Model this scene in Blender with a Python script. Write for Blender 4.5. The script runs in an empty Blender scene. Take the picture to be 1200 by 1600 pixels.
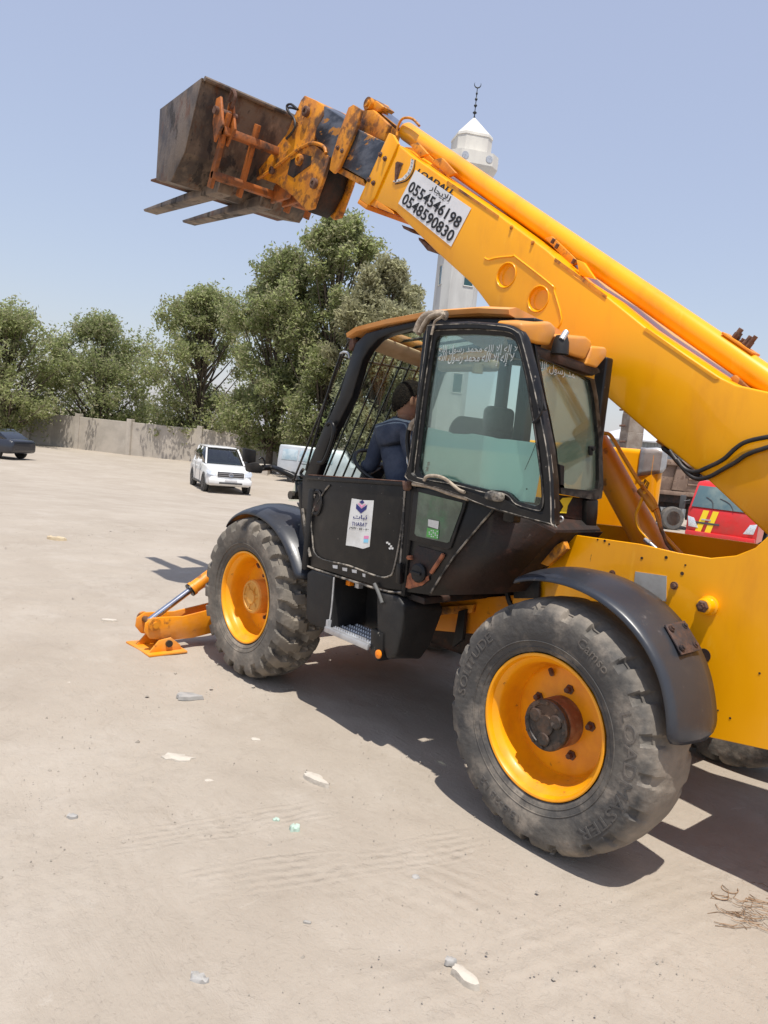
import bpy, bmesh, math, random
import numpy as np
from mathutils import Vector, Matrix, noise
random.seed(7); rng=np.random.default_rng(7)
sc=bpy.context.scene
COL=sc.collection
# ------------------------------------------------------------------ camera
FPX=1172.66
AZ,PI_,RO=math.radians(-41.28),math.radians(5.4916),math.radians(5.7154)
CAM=Vector((-2.0328,4.03,1.872))
Fv=Vector((math.cos(PI_)*math.cos(AZ),math.cos(PI_)*math.sin(AZ),-math.sin(PI_)))
r0=Fv.cross(Vector((0,0,1))).normalized(); u0=r0.cross(Fv)
Rv=r0*math.cos(RO)+u0*math.sin(RO); Uv=-r0*math.sin(RO)+u0*math.cos(RO)
cd=bpy.data.cameras.new('camera'); cam=bpy.data.objects.new('camera',cd); COL.objects.link(cam)
cd.sensor_fit='VERTICAL'; cd.sensor_height=36; cd.lens=FPX/1600*36; cd.clip_end=5000; cd.clip_start=.05
cam.matrix_world=Matrix(((Rv.x,Uv.x,-Fv.x,CAM.x),(Rv.y,Uv.y,-Fv.y,CAM.y),(Rv.z,Uv.z,-Fv.z,CAM.z),(0,0,0,1)))
sc.camera=cam
# ------------------------------------------------------------------ light
SUNV=Vector((-.27,.19,1)).normalized()
w=bpy.data.worlds.new('World'); sc.world=w; w.use_nodes=True
nt=w.node_tree; nt.nodes.clear()
sky=nt.nodes.new('ShaderNodeTexSky'); sky.sky_type='NISHITA'; sky.sun_disc=False
sky.sun_elevation=math.asin(SUNV.z); sky.sun_rotation=math.atan2(SUNV.x,SUNV.y)
sky.air_density=1.5; sky.dust_density=1.0; sky.ozone_density=2.0; sky.altitude=0
bg=nt.nodes.new('ShaderNodeBackground'); bg.inputs[1].default_value=.15
# thin dust veil: the clear sky mixed evenly with one pale tone
hs=nt.nodes.new('ShaderNodeMixRGB'); hs.inputs[0].default_value=.62; hs.inputs[2].default_value=(2.90,3.06,4.08,1)
wo=nt.nodes.new('ShaderNodeOutputWorld')
nt.links.new(sky.outputs[0],hs.inputs[1]); nt.links.new(hs.outputs[0],bg.inputs[0]); nt.links.new(bg.outputs[0],wo.inputs[0])
sd=bpy.data.lights.new('sun','SUN'); sd.energy=4.5; sd.angle=math.radians(.53); sd.color=(1,.955,.88)
sun=bpy.data.objects.new('sun',sd); COL.objects.link(sun); sun.rotation_euler=SUNV.to_track_quat('Z','Y').to_euler()
sun.location=(0,0,30)
vs=sc.view_settings; vs.view_transform='Standard'; vs.look='None'; vs.gamma=1; vs.exposure=.22; vs.use_curve_mapping=False
# ------------------------------------------------------------------ helpers
def ray(x,y): return Fv+Rv*((x-600)/FPX)-Uv*((y-800)/FPX)
def U(x,y,ax,v):
    """world point where the line of sight through photo point x,y meets the plane axis=v"""
    d=ray(x,y); i='xyz'.index(ax); t=(v-CAM[i])/d[i]; return CAM+d*t
def UP(pts,ax,v): return [U(x,y,ax,v) for x,y in pts]
DIR=Vector((math.cos(AZ),math.sin(AZ)))
def ground_z(x,y):
    d=(x-CAM.x)*DIR.x+(y-CAM.y)*DIR.y
    t=min(1,max(0,(d-10)/(30-10))); t=t*t*(3-2*t)
    return -.85*t
def GP(px,py):
    d=ray(px,py); t=3.0
    for _ in range(4000):
        p=CAM+d*t
        if p.z<=ground_z(p.x,p.y): return p
        t+=.03
    return p
def at_depth(px,py,depth): return CAM+ray(px,py)*depth
def V(*a): return Vector(a)

MATS={}
def mat(name,col,rough=.6,metal=0,var=None,vscale=2,vlo=.4,vhi=.65,spots=(),bump=0,bscale=40,coat=0,spec=.5,stretch=None,rough2=None,pointy=None):
    """procedural paint/dust/rust: base + noise-driven variation + list of spot layers (colour,scale,lo,hi,amount)"""
    m=bpy.data.materials.new(name); m.use_nodes=True; n=m.node_tree; b=n.nodes['Principled BSDF']
    b.inputs['Roughness'].default_value=rough; b.inputs['Metallic'].default_value=metal
    b.inputs['Coat Weight'].default_value=coat; b.inputs['Specular IOR Level'].default_value=spec
    tc=n.nodes.new('ShaderNodeTexCoord'); src=tc.outputs['Object']
    if stretch:
        mp=n.nodes.new('ShaderNodeMapping'); mp.inputs['Scale'].default_value=stretch; n.links.new(src,mp.inputs[0]); ssrc=mp.outputs[0]
    else: ssrc=src
    cur=None
    def noisef(scale,lo,hi,det=6,s=None):
        t=n.nodes.new('ShaderNodeTexNoise'); t.inputs['Scale'].default_value=scale; t.inputs['Detail'].default_value=det; t.inputs['Roughness'].default_value=.62
        n.links.new(s or ssrc,t.inputs['Vector'])
        r=n.nodes.new('ShaderNodeMapRange'); r.inputs[1].default_value=lo; r.inputs[2].default_value=hi; r.interpolation_type='SMOOTHSTEP'
        n.links.new(t.outputs[0],r.inputs[0]); return r.outputs[0]
    def mix(a,bcol,fac):
        x=n.nodes.new('ShaderNodeMixRGB'); n.links.new(fac,x.inputs[0])
        if hasattr(a,'is_linked'): n.links.new(a,x.inputs[1])
        else: x.inputs[1].default_value=(*a,1)
        x.inputs[2].default_value=(*bcol,1); return x.outputs[0]
    cur=col
    if var: cur=mix(cur,var,noisef(vscale,vlo,vhi))
    rf=None
    for (c,s,lo,hi,amt) in spots:
        f=noisef(s,lo,hi,9); mm=n.nodes.new('ShaderNodeMath'); mm.operation='MULTIPLY'; mm.inputs[1].default_value=amt; n.links.new(f,mm.inputs[0])
        cur=mix(cur,c,mm.outputs[0]); rf=mm.outputs[0]
    if pointy:
        g=n.nodes.new('ShaderNodeNewGeometry'); r=n.nodes.new('ShaderNodeMapRange'); r.inputs[1].default_value=.58; r.inputs[2].default_value=.72
        n.links.new(g.outputs['Pointiness'],r.inputs[0]); nn=noisef(25,.4,.6); mm=n.nodes.new('ShaderNodeMath'); mm.operation='MULTIPLY'
        n.links.new(r.outputs[0],mm.inputs[0]); n.links.new(nn,mm.inputs[1]); cur=mix(cur,pointy,mm.outputs[0])
    if hasattr(cur,'is_linked'): n.links.new(cur,b.inputs['Base Color'])
    else: b.inputs['Base Color'].default_value=(*cur,1)
    if rf is not None:
        x=n.nodes.new('ShaderNodeMapRange'); x.inputs[3].default_value=rough; x.inputs[4].default_value=rough2 or min(1,rough+.35); n.links.new(rf,x.inputs[0]); n.links.new(x.outputs[0],b.inputs['Roughness'])
    if bump:
        t=n.nodes.new('ShaderNodeTexNoise'); t.inputs['Scale'].default_value=bscale; t.inputs['Detail'].default_value=8; n.links.new(src,t.inputs['Vector'])
        bp=n.nodes.new('ShaderNodeBump'); bp.inputs['Strength'].default_value=bump; bp.inputs['Distance'].default_value=.01; n.links.new(t.outputs[0],bp.inputs['Height']); n.links.new(bp.outputs[0],b.inputs['Normal'])
    MATS[name]=m; return m
def glass(name,tint,refl=1.0,haze=0,hazecol=(.5,.6,.55),base=.06):
    m=bpy.data.materials.new(name); m.use_nodes=True; n=m.node_tree; n.nodes.clear()
    o=n.nodes.new('ShaderNodeOutputMaterial'); tr=n.nodes.new('ShaderNodeBsdfTransparent'); tr.inputs[0].default_value=(*tint,1)
    gl=n.nodes.new('ShaderNodeBsdfGlossy'); gl.inputs['Roughness'].default_value=.03
    lw=n.nodes.new('ShaderNodeFresnel'); lw.inputs[0].default_value=1.5
    mm=n.nodes.new('ShaderNodeMath'); mm.operation='MULTIPLY_ADD'; mm.inputs[1].default_value=refl; mm.inputs[2].default_value=base; n.links.new(lw.outputs[0],mm.inputs[0])
    mx=n.nodes.new('ShaderNodeMixShader'); n.links.new(mm.outputs[0],mx.inputs[0]); n.links.new(tr.outputs[0],mx.inputs[1]); n.links.new(gl.outputs[0],mx.inputs[2])
    out=mx.outputs[0]
    if haze:
        df=n.nodes.new('ShaderNodeBsdfDiffuse'); df.inputs[0].default_value=(*hazecol,1)
        t=n.nodes.new('ShaderNodeTexNoise'); t.inputs['Scale'].default_value=3.5; t.inputs['Detail'].default_value=7
        tc=n.nodes.new('ShaderNodeTexCoord'); n.links.new(tc.outputs['Object'],t.inputs['Vector'])
        r=n.nodes.new('ShaderNodeMapRange'); r.inputs[1].default_value=.3; r.inputs[2].default_value=.75; r.inputs[3].default_value=haze*.35; r.inputs[4].default_value=haze*1.6; n.links.new(t.outputs[0],r.inputs[0])
        m2=n.nodes.new('ShaderNodeMixShader'); n.links.new(r.outputs[0],m2.inputs[0]); n.links.new(out,m2.inputs[1]); n.links.new(df.outputs[0],m2.inputs[2]); out=m2.outputs[0]
    n.links.new(out,o.inputs[0]); MATS[name]=m; return m
DUST=(.50,.42,.33); RUST=(.13,.05,.02)
YEL=mat('yellow_paint',(.92,.40,.0008),.30,0,(.88,.365,.001),1.6,spots=((DUST,.9,.58,.88,.10),((.70,.27,.01),3.2,.50,.70,.45),((.36,.13,.02),7,.67,.74,.5),((.95,.50,.04),16,.60,.70,.30),(RUST,28,.70,.745,.75)),coat=.2,spec=.4,stretch=(1,1,.30),bump=.05,bscale=6)
YELD=mat('worn_yellow_paint',(.80,.285,.005),.45,0,(.68,.22,.012),3,spots=((DUST,2.5,.5,.8,.3),(RUST,9,.60,.70,.7),((.02,.018,.016),5,.66,.74,.6)),bump=.15)
YELW=mat('rusty_yellow_paint',(.74,.28,.01),.5,0,(.52,.18,.02),5,spots=(((.04,.03,.025),4,.5,.62,.85),(RUST,11,.5,.62,.75)),bump=.25)
YELR=mat('rim_yellow_paint',(.92,.37,.001),.4,0,(.80,.29,.003),5,spots=((DUST,4,.55,.85,.12),(RUST,20,.66,.72,.7)),coat=.1)
FADE=mat('faded_orange_plastic',(.72,.33,.10),.6,0,(.62,.26,.06),4,spots=((DUST,3,.5,.75,.4),),bump=.1)
BLK=mat('black_cab_paint',(.008,.008,.009),.34,0,(.015,.014,.013),6,spots=((DUST,2.6,.54,.80,.10),((.30,.27,.23),30,.66,.71,.55),((.12,.05,.025),7,.70,.77,.6)),bump=.12,bscale=14,pointy=(.20,.17,.14),spec=.28)
BLKD=mat('dark_underside',(.012,.010,.009),.7,0,(.05,.022,.014),5,spots=((.0,.0,.0) and ((.10,.05,.03),6,.6,.7,.6),),bump=.3)
NAVY=mat('black_fender_plastic',(.022,.026,.036),.33,0,(.035,.037,.043),2.2,spots=((DUST,3,.55,.9,.09),((.2,.18,.17),16,.62,.72,.35)),bump=.12,bscale=9,spec=.5)
TANK=mat('black_tank_plastic',(.013,.013,.014),.5,0,(.024,.023,.022),3,spots=((DUST,4,.55,.85,.10),),bump=.15,bscale=25,spec=.3)
RUB=mat('tyre_rubber',(.062,.059,.056),.8,0,(.14,.125,.105),3.5,.40,.68,spots=((DUST,6,.47,.72,.42),((.035,.035,.037),4,.56,.68,.7)),bump=.5,bscale=30)
RUBF=mat('dusty_tyre_rubber',(.095,.085,.072),.85,0,(.17,.148,.12),4,.35,.65,spots=((DUST,7,.5,.75,.4),((.06,.055,.05),5,.58,.7,.6)),bump=.5,bscale=30)
def dust_tread(m,r0,r1,col,amt):
    # dried sand sits on the tread blocks, outside radius r0 of the wheel's own axis
    n=m.node_tree; b=n.nodes['Principled BSDF']; src=b.inputs['Base Color'].links[0].from_socket
    tc=n.nodes.new('ShaderNodeTexCoord'); sp=n.nodes.new('ShaderNodeVectorMath'); sp.operation='MULTIPLY'; sp.inputs[1].default_value=(1,0,1); n.links.new(tc.outputs['Object'],sp.inputs[0])
    ln=n.nodes.new('ShaderNodeVectorMath'); ln.operation='LENGTH'; n.links.new(sp.outputs[0],ln.inputs[0])
    t=n.nodes.new('ShaderNodeTexNoise'); t.inputs['Scale'].default_value=9; t.inputs['Detail'].default_value=8; n.links.new(tc.outputs['Object'],t.inputs['Vector'])
    a=n.nodes.new('ShaderNodeMath'); a.operation='MULTIPLY_ADD'; a.inputs[1].default_value=.06; n.links.new(t.outputs[0],a.inputs[0]); n.links.new(ln.outputs['Value'],a.inputs[2])
    r=n.nodes.new('ShaderNodeMapRange'); r.inputs[1].default_value=r0; r.inputs[2].default_value=r1; r.inputs[4].default_value=amt; n.links.new(a.outputs[0],r.inputs[0])
    x=n.nodes.new('ShaderNodeMixRGB'); n.links.new(r.outputs[0],x.inputs[0]); n.links.new(src,x.inputs[1]); x.inputs[2].default_value=(*col,1); n.links.new(x.outputs[0],b.inputs['Base Color'])
dust_tread(RUB,.585,.635,(.29,.245,.195),.75); dust_tread(RUBF,.59,.64,(.27,.23,.18),.7)
RUBL=mat('raised_rubber_lettering',(.075,.07,.065),.85,0,(.15,.13,.11),7,bump=.4)
HUBM=mat('greasy_hub',(.04,.034,.030),.5,.3,(.10,.06,.04),12,spots=(((.22,.18,.15),20,.62,.7,.5),),bump=.5,bscale=40)
HUBR=mat('rusty_hub_ring',(.20,.085,.045),.7,.1,(.32,.2,.12),10,bump=.4)
STEEL=mat('chrome_rod',(.62,.64,.68),.14,1,(.5,.5,.52),8)
GALV=mat('galvanised_sheet',(.55,.56,.57),.45,.6,(.4,.4,.41),10)
PLATE=mat('bare_metal_plate',(.42,.42,.41),.5,.3,(.36,.35,.33),12)
BUCK=mat('worn_bucket_steel',(.075,.06,.052),.55,.3,(.20,.15,.11),3.5,.4,.6,spots=(((.42,.30,.2),5,.58,.72,.6),(RUST,8,.55,.66,.7),((.02,.02,.022),6,.55,.62,.7)),bump=.4,stretch=(1,1,.45))
DSEC=mat('greased_boom_section',(.05,.055,.065),.3,.5,(.16,.16,.17),4,spots=(((.62,.25,.03),3.6,.56,.60,.85),),stretch=(1,1,2.2),bump=.15)
HOSE=mat('rubber_hose',(.018,.016,.016),.5,0,(.04,.033,.03),8)
RUSTM=mat('rusty_steel',(.11,.05,.032),.8,.1,(.17,.10,.07),18,bump=.5,bscale=60)
WHT=mat('sign_white',(.74,.74,.75),.5,0,(.66,.66,.66),6); INK=mat('black_ink',(.012,.012,.014),.6)
STK=mat('sticker_paper',(.72,.72,.70),.6,0,(.60,.59,.56),9); NAVI=mat('navy_ink',(.02,.025,.16),.6); PINK=mat('pink_ink',(.75,.25,.45),.6); CYAN=mat('cyan_ink',(.25,.6,.8),.6)
GWH=mat('green_sticker',(.12,.42,.10),.6); SCR=mat('white_script_vinyl',(.62,.66,.62),.6)
BOARD=mat('pale_board',(.74,.88,.86),.5,0,(.70,.85,.83),3)
SEATM=mat('seat_fabric',(.03,.035,.045),.9,0,(.05,.055,.06),20); DASH=mat('dashboard_plastic',(.03,.03,.03),.5)
BEIGE=mat('headliner',(.50,.36,.22),.8,0,(.42,.3,.18),9)
ORREF=mat('orange_reflector',(.9,.25,.01),.3); ROPE=mat('dirty_rope_cloth',(.40,.33,.25),.9,0,(.25,.2,.15),30,bump=.6,bscale=60)
EDGEW=mat('worn_black_edge',(.03,.028,.026),.6,0,(.30,.265,.22),14,.42,.6,bump=.3)
GLR=glass('dusty_brightened_rear_glass',(.88,.96,.91),.8,.13,(.42,.50,.38),.03); GLD=glass('tinted_cab_glass',(.80,.905,.87),.6,.010,(.30,.48,.40),.008); GLB=glass('dark_glass',(.25,.32,.30),1)  # rear pane's pale haze colour paints in the bright view behind it, besides dust
GLW=glass('windscreen_glass',(.94,.99,.965),.05,.006,(.5,.6,.55),.004)
CLEAR=glass('car_glass',(.18,.22,.23),1.2)

def link(name,me,m=None,parent=None,smooth=False,loc=None):
    o=bpy.data.objects.new(name,me); COL.objects.link(o)
    if m is not None: me.materials.append(m)
    if smooth:
        for p in me.polygons: p.use_smooth=True
    if parent is not None: o.parent=parent
    if loc is not None: o.location=loc
    elif parent is not None: o.matrix_parent_inverse=wm(parent).inverted()
    return o
def wm(o):
    m=o.matrix_basis.copy(); 
    if o.parent: m=wm(o.parent)@o.matrix_parent_inverse@m
    return m
def fin(name,bm,m=None,parent=None,smooth=False,loc=None,auto=None):
    bmesh.ops.recalc_face_normals(bm,faces=bm.faces)
    if auto:
        for f in bm.faces: f.smooth=True
        for e in bm.edges:
            if len(e.link_faces)==2 and e.calc_face_angle(0)>math.radians(auto): e.smooth=False
    me=bpy.data.meshes.new(name); bm.to_mesh(me); bm.free()
    return link(name,me,m,parent,smooth,loc)
def empty(name,loc,rz=0,parent=None):
    o=bpy.data.objects.new(name,None); COL.objects.link(o); o.location=loc; o.rotation_euler=(0,0,rz); o.empty_display_size=.3
    if parent is not None:
        o.parent=parent; 
    return o
def tag(o,label=None,cat=None,group=None,kind=None):
    if label:o['label']=label
    if cat:o['category']=cat
    if group:o['group']=group
    if kind:o['kind']=kind
    return o
def bevel(bm,wd,seg=2,ang=30,edges=None):
    if wd<=0: return
    es=edges or [e for e in bm.edges if len(e.link_faces)==2 and e.calc_face_angle(0)>math.radians(ang)]
    bmesh.ops.bevel(bm,geom=es,offset=wd,segments=seg,affect='EDGES',profile=.5,clamp_overlap=True)
def prism(bm,pts,vec,bv=0,seg=2):
    b=bmesh.new(); v0=[b.verts.new(p) for p in pts]; v1=[b.verts.new(Vector(p)+Vector(vec)) for p in pts]; n=len(pts)
    b.faces.new(v0); b.faces.new(v1[::-1])
    for i in range(n): b.faces.new((v0[i],v1[i],v1[(i+1)%n],v0[(i+1)%n]))
    bmesh.ops.recalc_face_normals(b,faces=b.faces)
    if bv: bevel(b,bv,seg)
    merge(bm,b)
def merge(bm,b):
    me=bpy.data.meshes.new('t'); b.to_mesh(me); b.free(); bm.from_mesh(me); bpy.data.meshes.remove(me)
def box(bm,lo,hi,bv=0,seg=2,rot=None,piv=None):
    b=bmesh.new(); bmesh.ops.create_cube(b,size=1)
    lo=Vector(lo);hi=Vector(hi);c=(lo+hi)/2;s=hi-lo
    for v in b.verts: v.co=Vector((v.co.x*s.x,v.co.y*s.y,v.co.z*s.z))+c
    if bv: bevel(b,bv,seg)
    if rot is not None:
        pv=Vector(piv) if piv is not None else c
        bmesh.ops.transform(b,matrix=Matrix.Translation(pv)@rot@Matrix.Translation(-pv),verts=b.verts)
    merge(bm,b)
def tube(bm,path,r,seg=10,cap=True,closed=False):
    path=[Vector(p) for p in path]; n=len(path); rings=[]
    prev=None
    for i,p in enumerate(path):
        if closed: t=(path[(i+1)%n]-path[i-1]).normalized()
        else: t=(path[min(i+1,n-1)]-path[max(i-1,0)]).normalized()
        if prev is None:
            a=Vector((0,0,1)) if abs(t.z)<.9 else Vector((1,0,0)); u=t.cross(a).normalized()
        else: u=(prev-t*prev.dot(t)).normalized()
        prev=u; v=t.cross(u); rr=r[i] if isinstance(r,(list,tuple)) else r
        rings.append([bm.verts.new(p+(u*math.cos(2*math.pi*k/seg)+v*math.sin(2*math.pi*k/seg))*rr) for k in range(seg)])
    m=n if closed else n-1
    for i in range(m):
        a,b=rings[i],rings[(i+1)%n]
        for k in range(seg): bm.faces.new((a[k],a[(k+1)%seg],b[(k+1)%seg],b[k]))
    if cap and not closed: bm.faces.new(rings[0][::-1]); bm.faces.new(rings[-1])
def smoothpath(pts,k=6):
    pts=[Vector(p) for p in pts]; out=[]
    for i in range(len(pts)-1):
        p0=pts[max(i-1,0)];p1=pts[i];p2=pts[i+1];p3=pts[min(i+2,len(pts)-1)]
        for j in range(k):
            t=j/k; out.append(.5*((2*p1)+(p2-p0)*t+(2*p0-5*p1+4*p2-p3)*t*t+(3*p1-p0-3*p2+p3)*t**3))
    out.append(pts[-1]); return out
def lathe(bm,prof,c=(0,0,0),axis='y',seg=48,closed=False):
    c=Vector(c); rings=[]
    for r,y in prof:
        ring=[]
        for k in range(seg):
            a=2*math.pi*k/seg; q=(r*math.cos(a),r*math.sin(a))
            p={'y':Vector((q[0],y,q[1])),'z':Vector((q[0],q[1],y)),'x':Vector((y,q[0],q[1]))}[axis]
            ring.append(bm.verts.new(c+p))
        rings.append(ring)
    for i in range(len(rings)-1+(1 if closed else 0)):
        a,b=rings[i],rings[(i+1)%len(rings)]
        for k in range(seg): bm.faces.new((a[k],a[(k+1)%seg],b[(k+1)%seg],b[k]))
    if not closed:
        if prof[0][0]>0.0005: bm.faces.new(rings[0][::-1])
        if prof[-1][0]>0.0005: bm.faces.new(rings[-1])
def bolt(bm,p,nrm,r=.014,h=.012,sides=6):
    n=Vector(nrm).normalized(); tube(bm,[Vector(p)-n*.004,Vector(p)+n*h*.35],r*1.5,12); tube(bm,[Vector(p)+n*h*.3,Vector(p)+n*h],r,sides)
ARF=None
def textmesh(body,size=1,ext=.002,bold=0):
    c=bpy.data.curves.new('t','FONT'); c.body=body; c.size=size; c.extrude=ext; c.offset=bold; c.resolution_u=3; c.align_x='LEFT'
    o=bpy.data.objects.new('t',c); COL.objects.link(o); bpy.context.view_layer.update()
    me=bpy.data.meshes.new_from_object(o.evaluated_get(bpy.context.evaluated_depsgraph_get())); bpy.data.objects.remove(o); bpy.data.curves.remove(c)
    return me
def fit_text(name,body,BL,BR,TL,m,parent,bold=0,ext=.0015,rev=False):
    """text stretched to the parallelogram BL-BR-TL lying on a surface"""
    me=textmesh(body,1,.0,bold); BL,BR,TL=Vector(BL),Vector(BR),Vector(TL)
    xs=[v.co.x for v in me.vertices]; ys=[v.co.y for v in me.vertices]; x0,x1,y0,y1=min(xs),max(xs),min(ys),max(ys)
    ex=BR-BL; ey=TL-BL; nz=ex.cross(ey).normalized()
    for v in me.vertices: v.co=BL+ex*((v.co.x-x0)/(x1-x0))+ey*((v.co.y-y0)/(y1-y0))+nz*ext
    for mm in range(len(me.materials)): me.materials.pop()
    return link(name,me,m,parent)

# ================================================================== GROUND
def ruts():
    tr=[]
    # (p0,p1,number of grooves,spacing,depth) tracks on the dust, measured from the photograph
    for a,b,n,s,d in (((270,1395),(770,1310),5,.05,.006),((175,1320),(520,1262),4,.05,.005),((160,1310),(300,1150),3,.12,.004),((60,1500),(20,1250),4,.13,.006),((190,1330),(230,1420),3,.07,.005),
                      ((560,1600),(1200,1380),4,.10,.006),((600,1340),(830,1430),6,.09,.005),((450,1320),(620,1380),5,.1,.004),((700,1560),(760,1600),4,.1,.004),((1000,1480),(1150,1590),6,.09,.006),((300,1250),(380,1330),4,.09,.004),
                      ((0,840),(420,800),6,.25,.01),((0,800),(330,830),5,.3,.01),((60,930),(330,880),4,.3,.01)):
        A=U(*a,'z',0);B=U(*b,'z',0); tr.append((A.xy,B.xy,n,s,d))
    return tr
RUTS=ruts()
def ground():
    # fine sheet near the machine, coarser outwards
    def axis(lo,f0,f1,hi,st,g=1.13):
        a=list(np.arange(f0,f1,st)); x=f0;s=st;L=[]
        while x>lo: s*=g; x-=s; L.append(x)
        x=a[-1];s=st;H=[]
        while x<hi: s*=g; x+=s; H.append(x)
        return np.array(L[::-1]+a+H)
    # axes along the view direction and across it
    a=axis(-60,.8,11,3500,.026,1.055); b=axis(-1200,-4.2,4.2,1200,.032,1.075)
    A,B=np.meshgrid(a,b,indexing='ij')
    X=CAM.x+A*DIR.x-B*DIR.y*-1*-1; Y=CAM.y+A*DIR.y+B*DIR.x
    X=CAM.x+A*DIR.x-B*DIR.y
    t=np.clip((A-10)/20,0,1); Z=-.85*t*t*(3-2*t)
    rg=np.random.default_rng(3)
    near=np.exp(-np.clip(A-9,0,None)/6)
    N=np.zeros_like(Z)
    for sc_,am in ((.7,.010),(2.1,.005),(5.5,.0022)):
        for k in range(7):
            th=rg.uniform(0,6.28);ph=rg.uniform(0,6.28);s=sc_*rg.uniform(.7,1.4)
            N+=am/2.6*np.sin((X*np.cos(th)+Y*np.sin(th))*s*2*np.pi/1.6+ph+1.3*np.sin(X*s*1.7+ph)*.6)
    Z=Z+N*near
    # tyres sit on the flat: fade relief near the contact points
    for wx in (0,2.75):
        for wy in (.965,-.965):
            q=np.exp(-((X-wx)**2+(Y-wy)**2)/.18); Z=Z*(1-q)
    n0,n1=X.shape
    V_=np.stack([X.ravel(),Y.ravel(),Z.ravel()],-1)
    i=np.arange(n0*n1).reshape(n0,n1)
    Fc=np.stack([i[:-1,:-1].ravel(),i[1:,:-1].ravel(),i[1:,1:].ravel(),i[:-1,1:].ravel()],-1)
    me=bpy.data.meshes.new('ground'); me.vertices.add(len(V_)); me.vertices.foreach_set('co',V_.ravel())
    me.loops.add(Fc.size); me.loops.foreach_set('vertex_index',Fc.ravel()); me.polygons.add(len(Fc)); me.polygons.foreach_set('loop_start',np.arange(0,Fc.size,4)); me.polygons.foreach_set('loop_total',np.full(len(Fc),4)); me.update(calc_edges=True)
    m=bpy.data.materials.new('sandy_dust'); m.use_nodes=True; n=m.node_tree; bs=n.nodes['Principled BSDF']; bs.inputs['Roughness'].default_value=.95; bs.inputs['Specular IOR Level'].default_value=.15
    tc=n.nodes.new('ShaderNodeTexCoord')
    def nz(s,d=8,r=.6,vec=None,dist=0):
        t=n.nodes.new('ShaderNodeTexNoise'); t.inputs['Scale'].default_value=s;t.inputs['Detail'].default_value=d;t.inputs['Roughness'].default_value=r;t.inputs['Distortion'].default_value=dist
        n.links.new(vec or tc.outputs['Object'],t.inputs['Vector']); return t.outputs[0]
    def mr(x,a,b,c=0,d=1):
        r=n.nodes.new('ShaderNodeMapRange'); r.inputs[1].default_value=a;r.inputs[2].default_value=b;r.inputs[3].default_value=c;r.inputs[4].default_value=d; n.links.new(x,r.inputs[0]); return r.outputs[0]
    def mx(a,b,f):
        x=n.nodes.new('ShaderNodeMixRGB'); n.links.new(f,x.inputs[0])
        for k,c in ((1,a),(2,b)):
            if isinstance(c,tuple): x.inputs[k].default_value=(*c,1)
            else: n.links.new(c,x.inputs[k])
        return x.outputs[0]
    c=mx((.395,.343,.284),(.345,.295,.24),mr(nz(.6),.35,.65))
    c=mx(c,(.43,.38,.322),mr(nz(1.7,8,.7),.5,.75,0,.8))
    c=mx(c,(.265,.222,.178),mr(nz(2.4,9,.75,None,1.5),.56,.8,0,.6))
    c=mx(c,(.48,.438,.38),mr(nz(3.3,9,.8,None,2.5),.60,.72,0,.55))
    c=mx(c,(.24,.205,.17),mr(nz(38,6,.8),.62,.72,0,.5))
    c=mx(c,(.48,.44,.385),mr(nz(55,5,.8),.66,.72,0,.6))
    n.links.new(c,bs.inputs['Base Color'])
    # drag marks: stretched noise rotated along the drive direction
    mp=n.nodes.new('ShaderNodeMapping'); mp.inputs['Rotation'].default_value=(0,0,math.radians(12)); mp.inputs['Scale'].default_value=(1.2,16,1); n.links.new(tc.outputs['Object'],mp.inputs[0])
    mp2=n.nodes.new('ShaderNodeMapping'); mp2.inputs['Rotation'].default_value=(0,0,math.radians(-65)); mp2.inputs['Scale'].default_value=(1.5,14,1); n.links.new(tc.outputs['Object'],mp2.inputs[0])
    def add(a,b,k):
        x=n.nodes.new('ShaderNodeMath'); x.operation='MULTIPLY_ADD'; x.inputs[1].default_value=k; n.links.new(b,x.inputs[0]); n.links.new(a,x.inputs[2]); return x.outputs[0]
    def mul(a,b):
        x=n.nodes.new('ShaderNodeMath'); x.operation='MULTIPLY'; n.links.new(a,x.inputs[0])
        if isinstance(b,(int,float)): x.inputs[1].default_value=b
        else: n.links.new(b,x.inputs[1])
        return x.outputs[0]
    h=nz(9,9,.72,None,.6); h=add(h,mul(nz(2.2,5,.6,mp.outputs[0]),mr(nz(.9),.45,.62)),.55); h=add(h,mul(nz(2.6,4,.6,mp2.outputs[0]),mr(nz(.7,4,.5,None,2),.5,.65)),.5); h=add(h,nz(45,5,.75),.4)
    h=add(h,mr(nz(24,4,.6,None,1.5),.60,.72),.2)
    wob=nz(1.6,3)
    wear=mr(nz(4,7,.75),.40,.62)
    def math_(op,a,b=None):
        x=n.nodes.new('ShaderNodeMath'); x.operation=op
        for k_,v_ in ((0,a),(1,b)):
            if v_ is None: continue
            if isinstance(v_,(int,float)): x.inputs[k_].default_value=v_
            else: n.links.new(v_,x.inputs[k_])
        return x.outputs[0]
    for P0,P1,gn,gs,gd in RUTS:
        ax=(P1-P0); L=ax.length; ax=ax/L; nx=Vector((-ax.y,ax.x))
        def dot(v_,off):
            q=n.nodes.new('ShaderNodeVectorMath'); q.operation='DOT_PRODUCT'; q.inputs[1].default_value=(v_.x,v_.y,0); n.links.new(tc.outputs['Object'],q.inputs[0]); return math_('ADD',q.outputs['Value'],off)
        u=dot(ax,-P0.dot(ax)); v=math_('ADD',dot(nx,-P0.dot(nx)-.06),math_('MULTIPLY',wob,.12))
        mk=mul(mul(mr(u,-.05,.25),mr(u,L+.05,L-.25)),mr(math_('ABSOLUTE',v),gn*gs/2+.015,gn*gs/2-.01))
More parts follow.
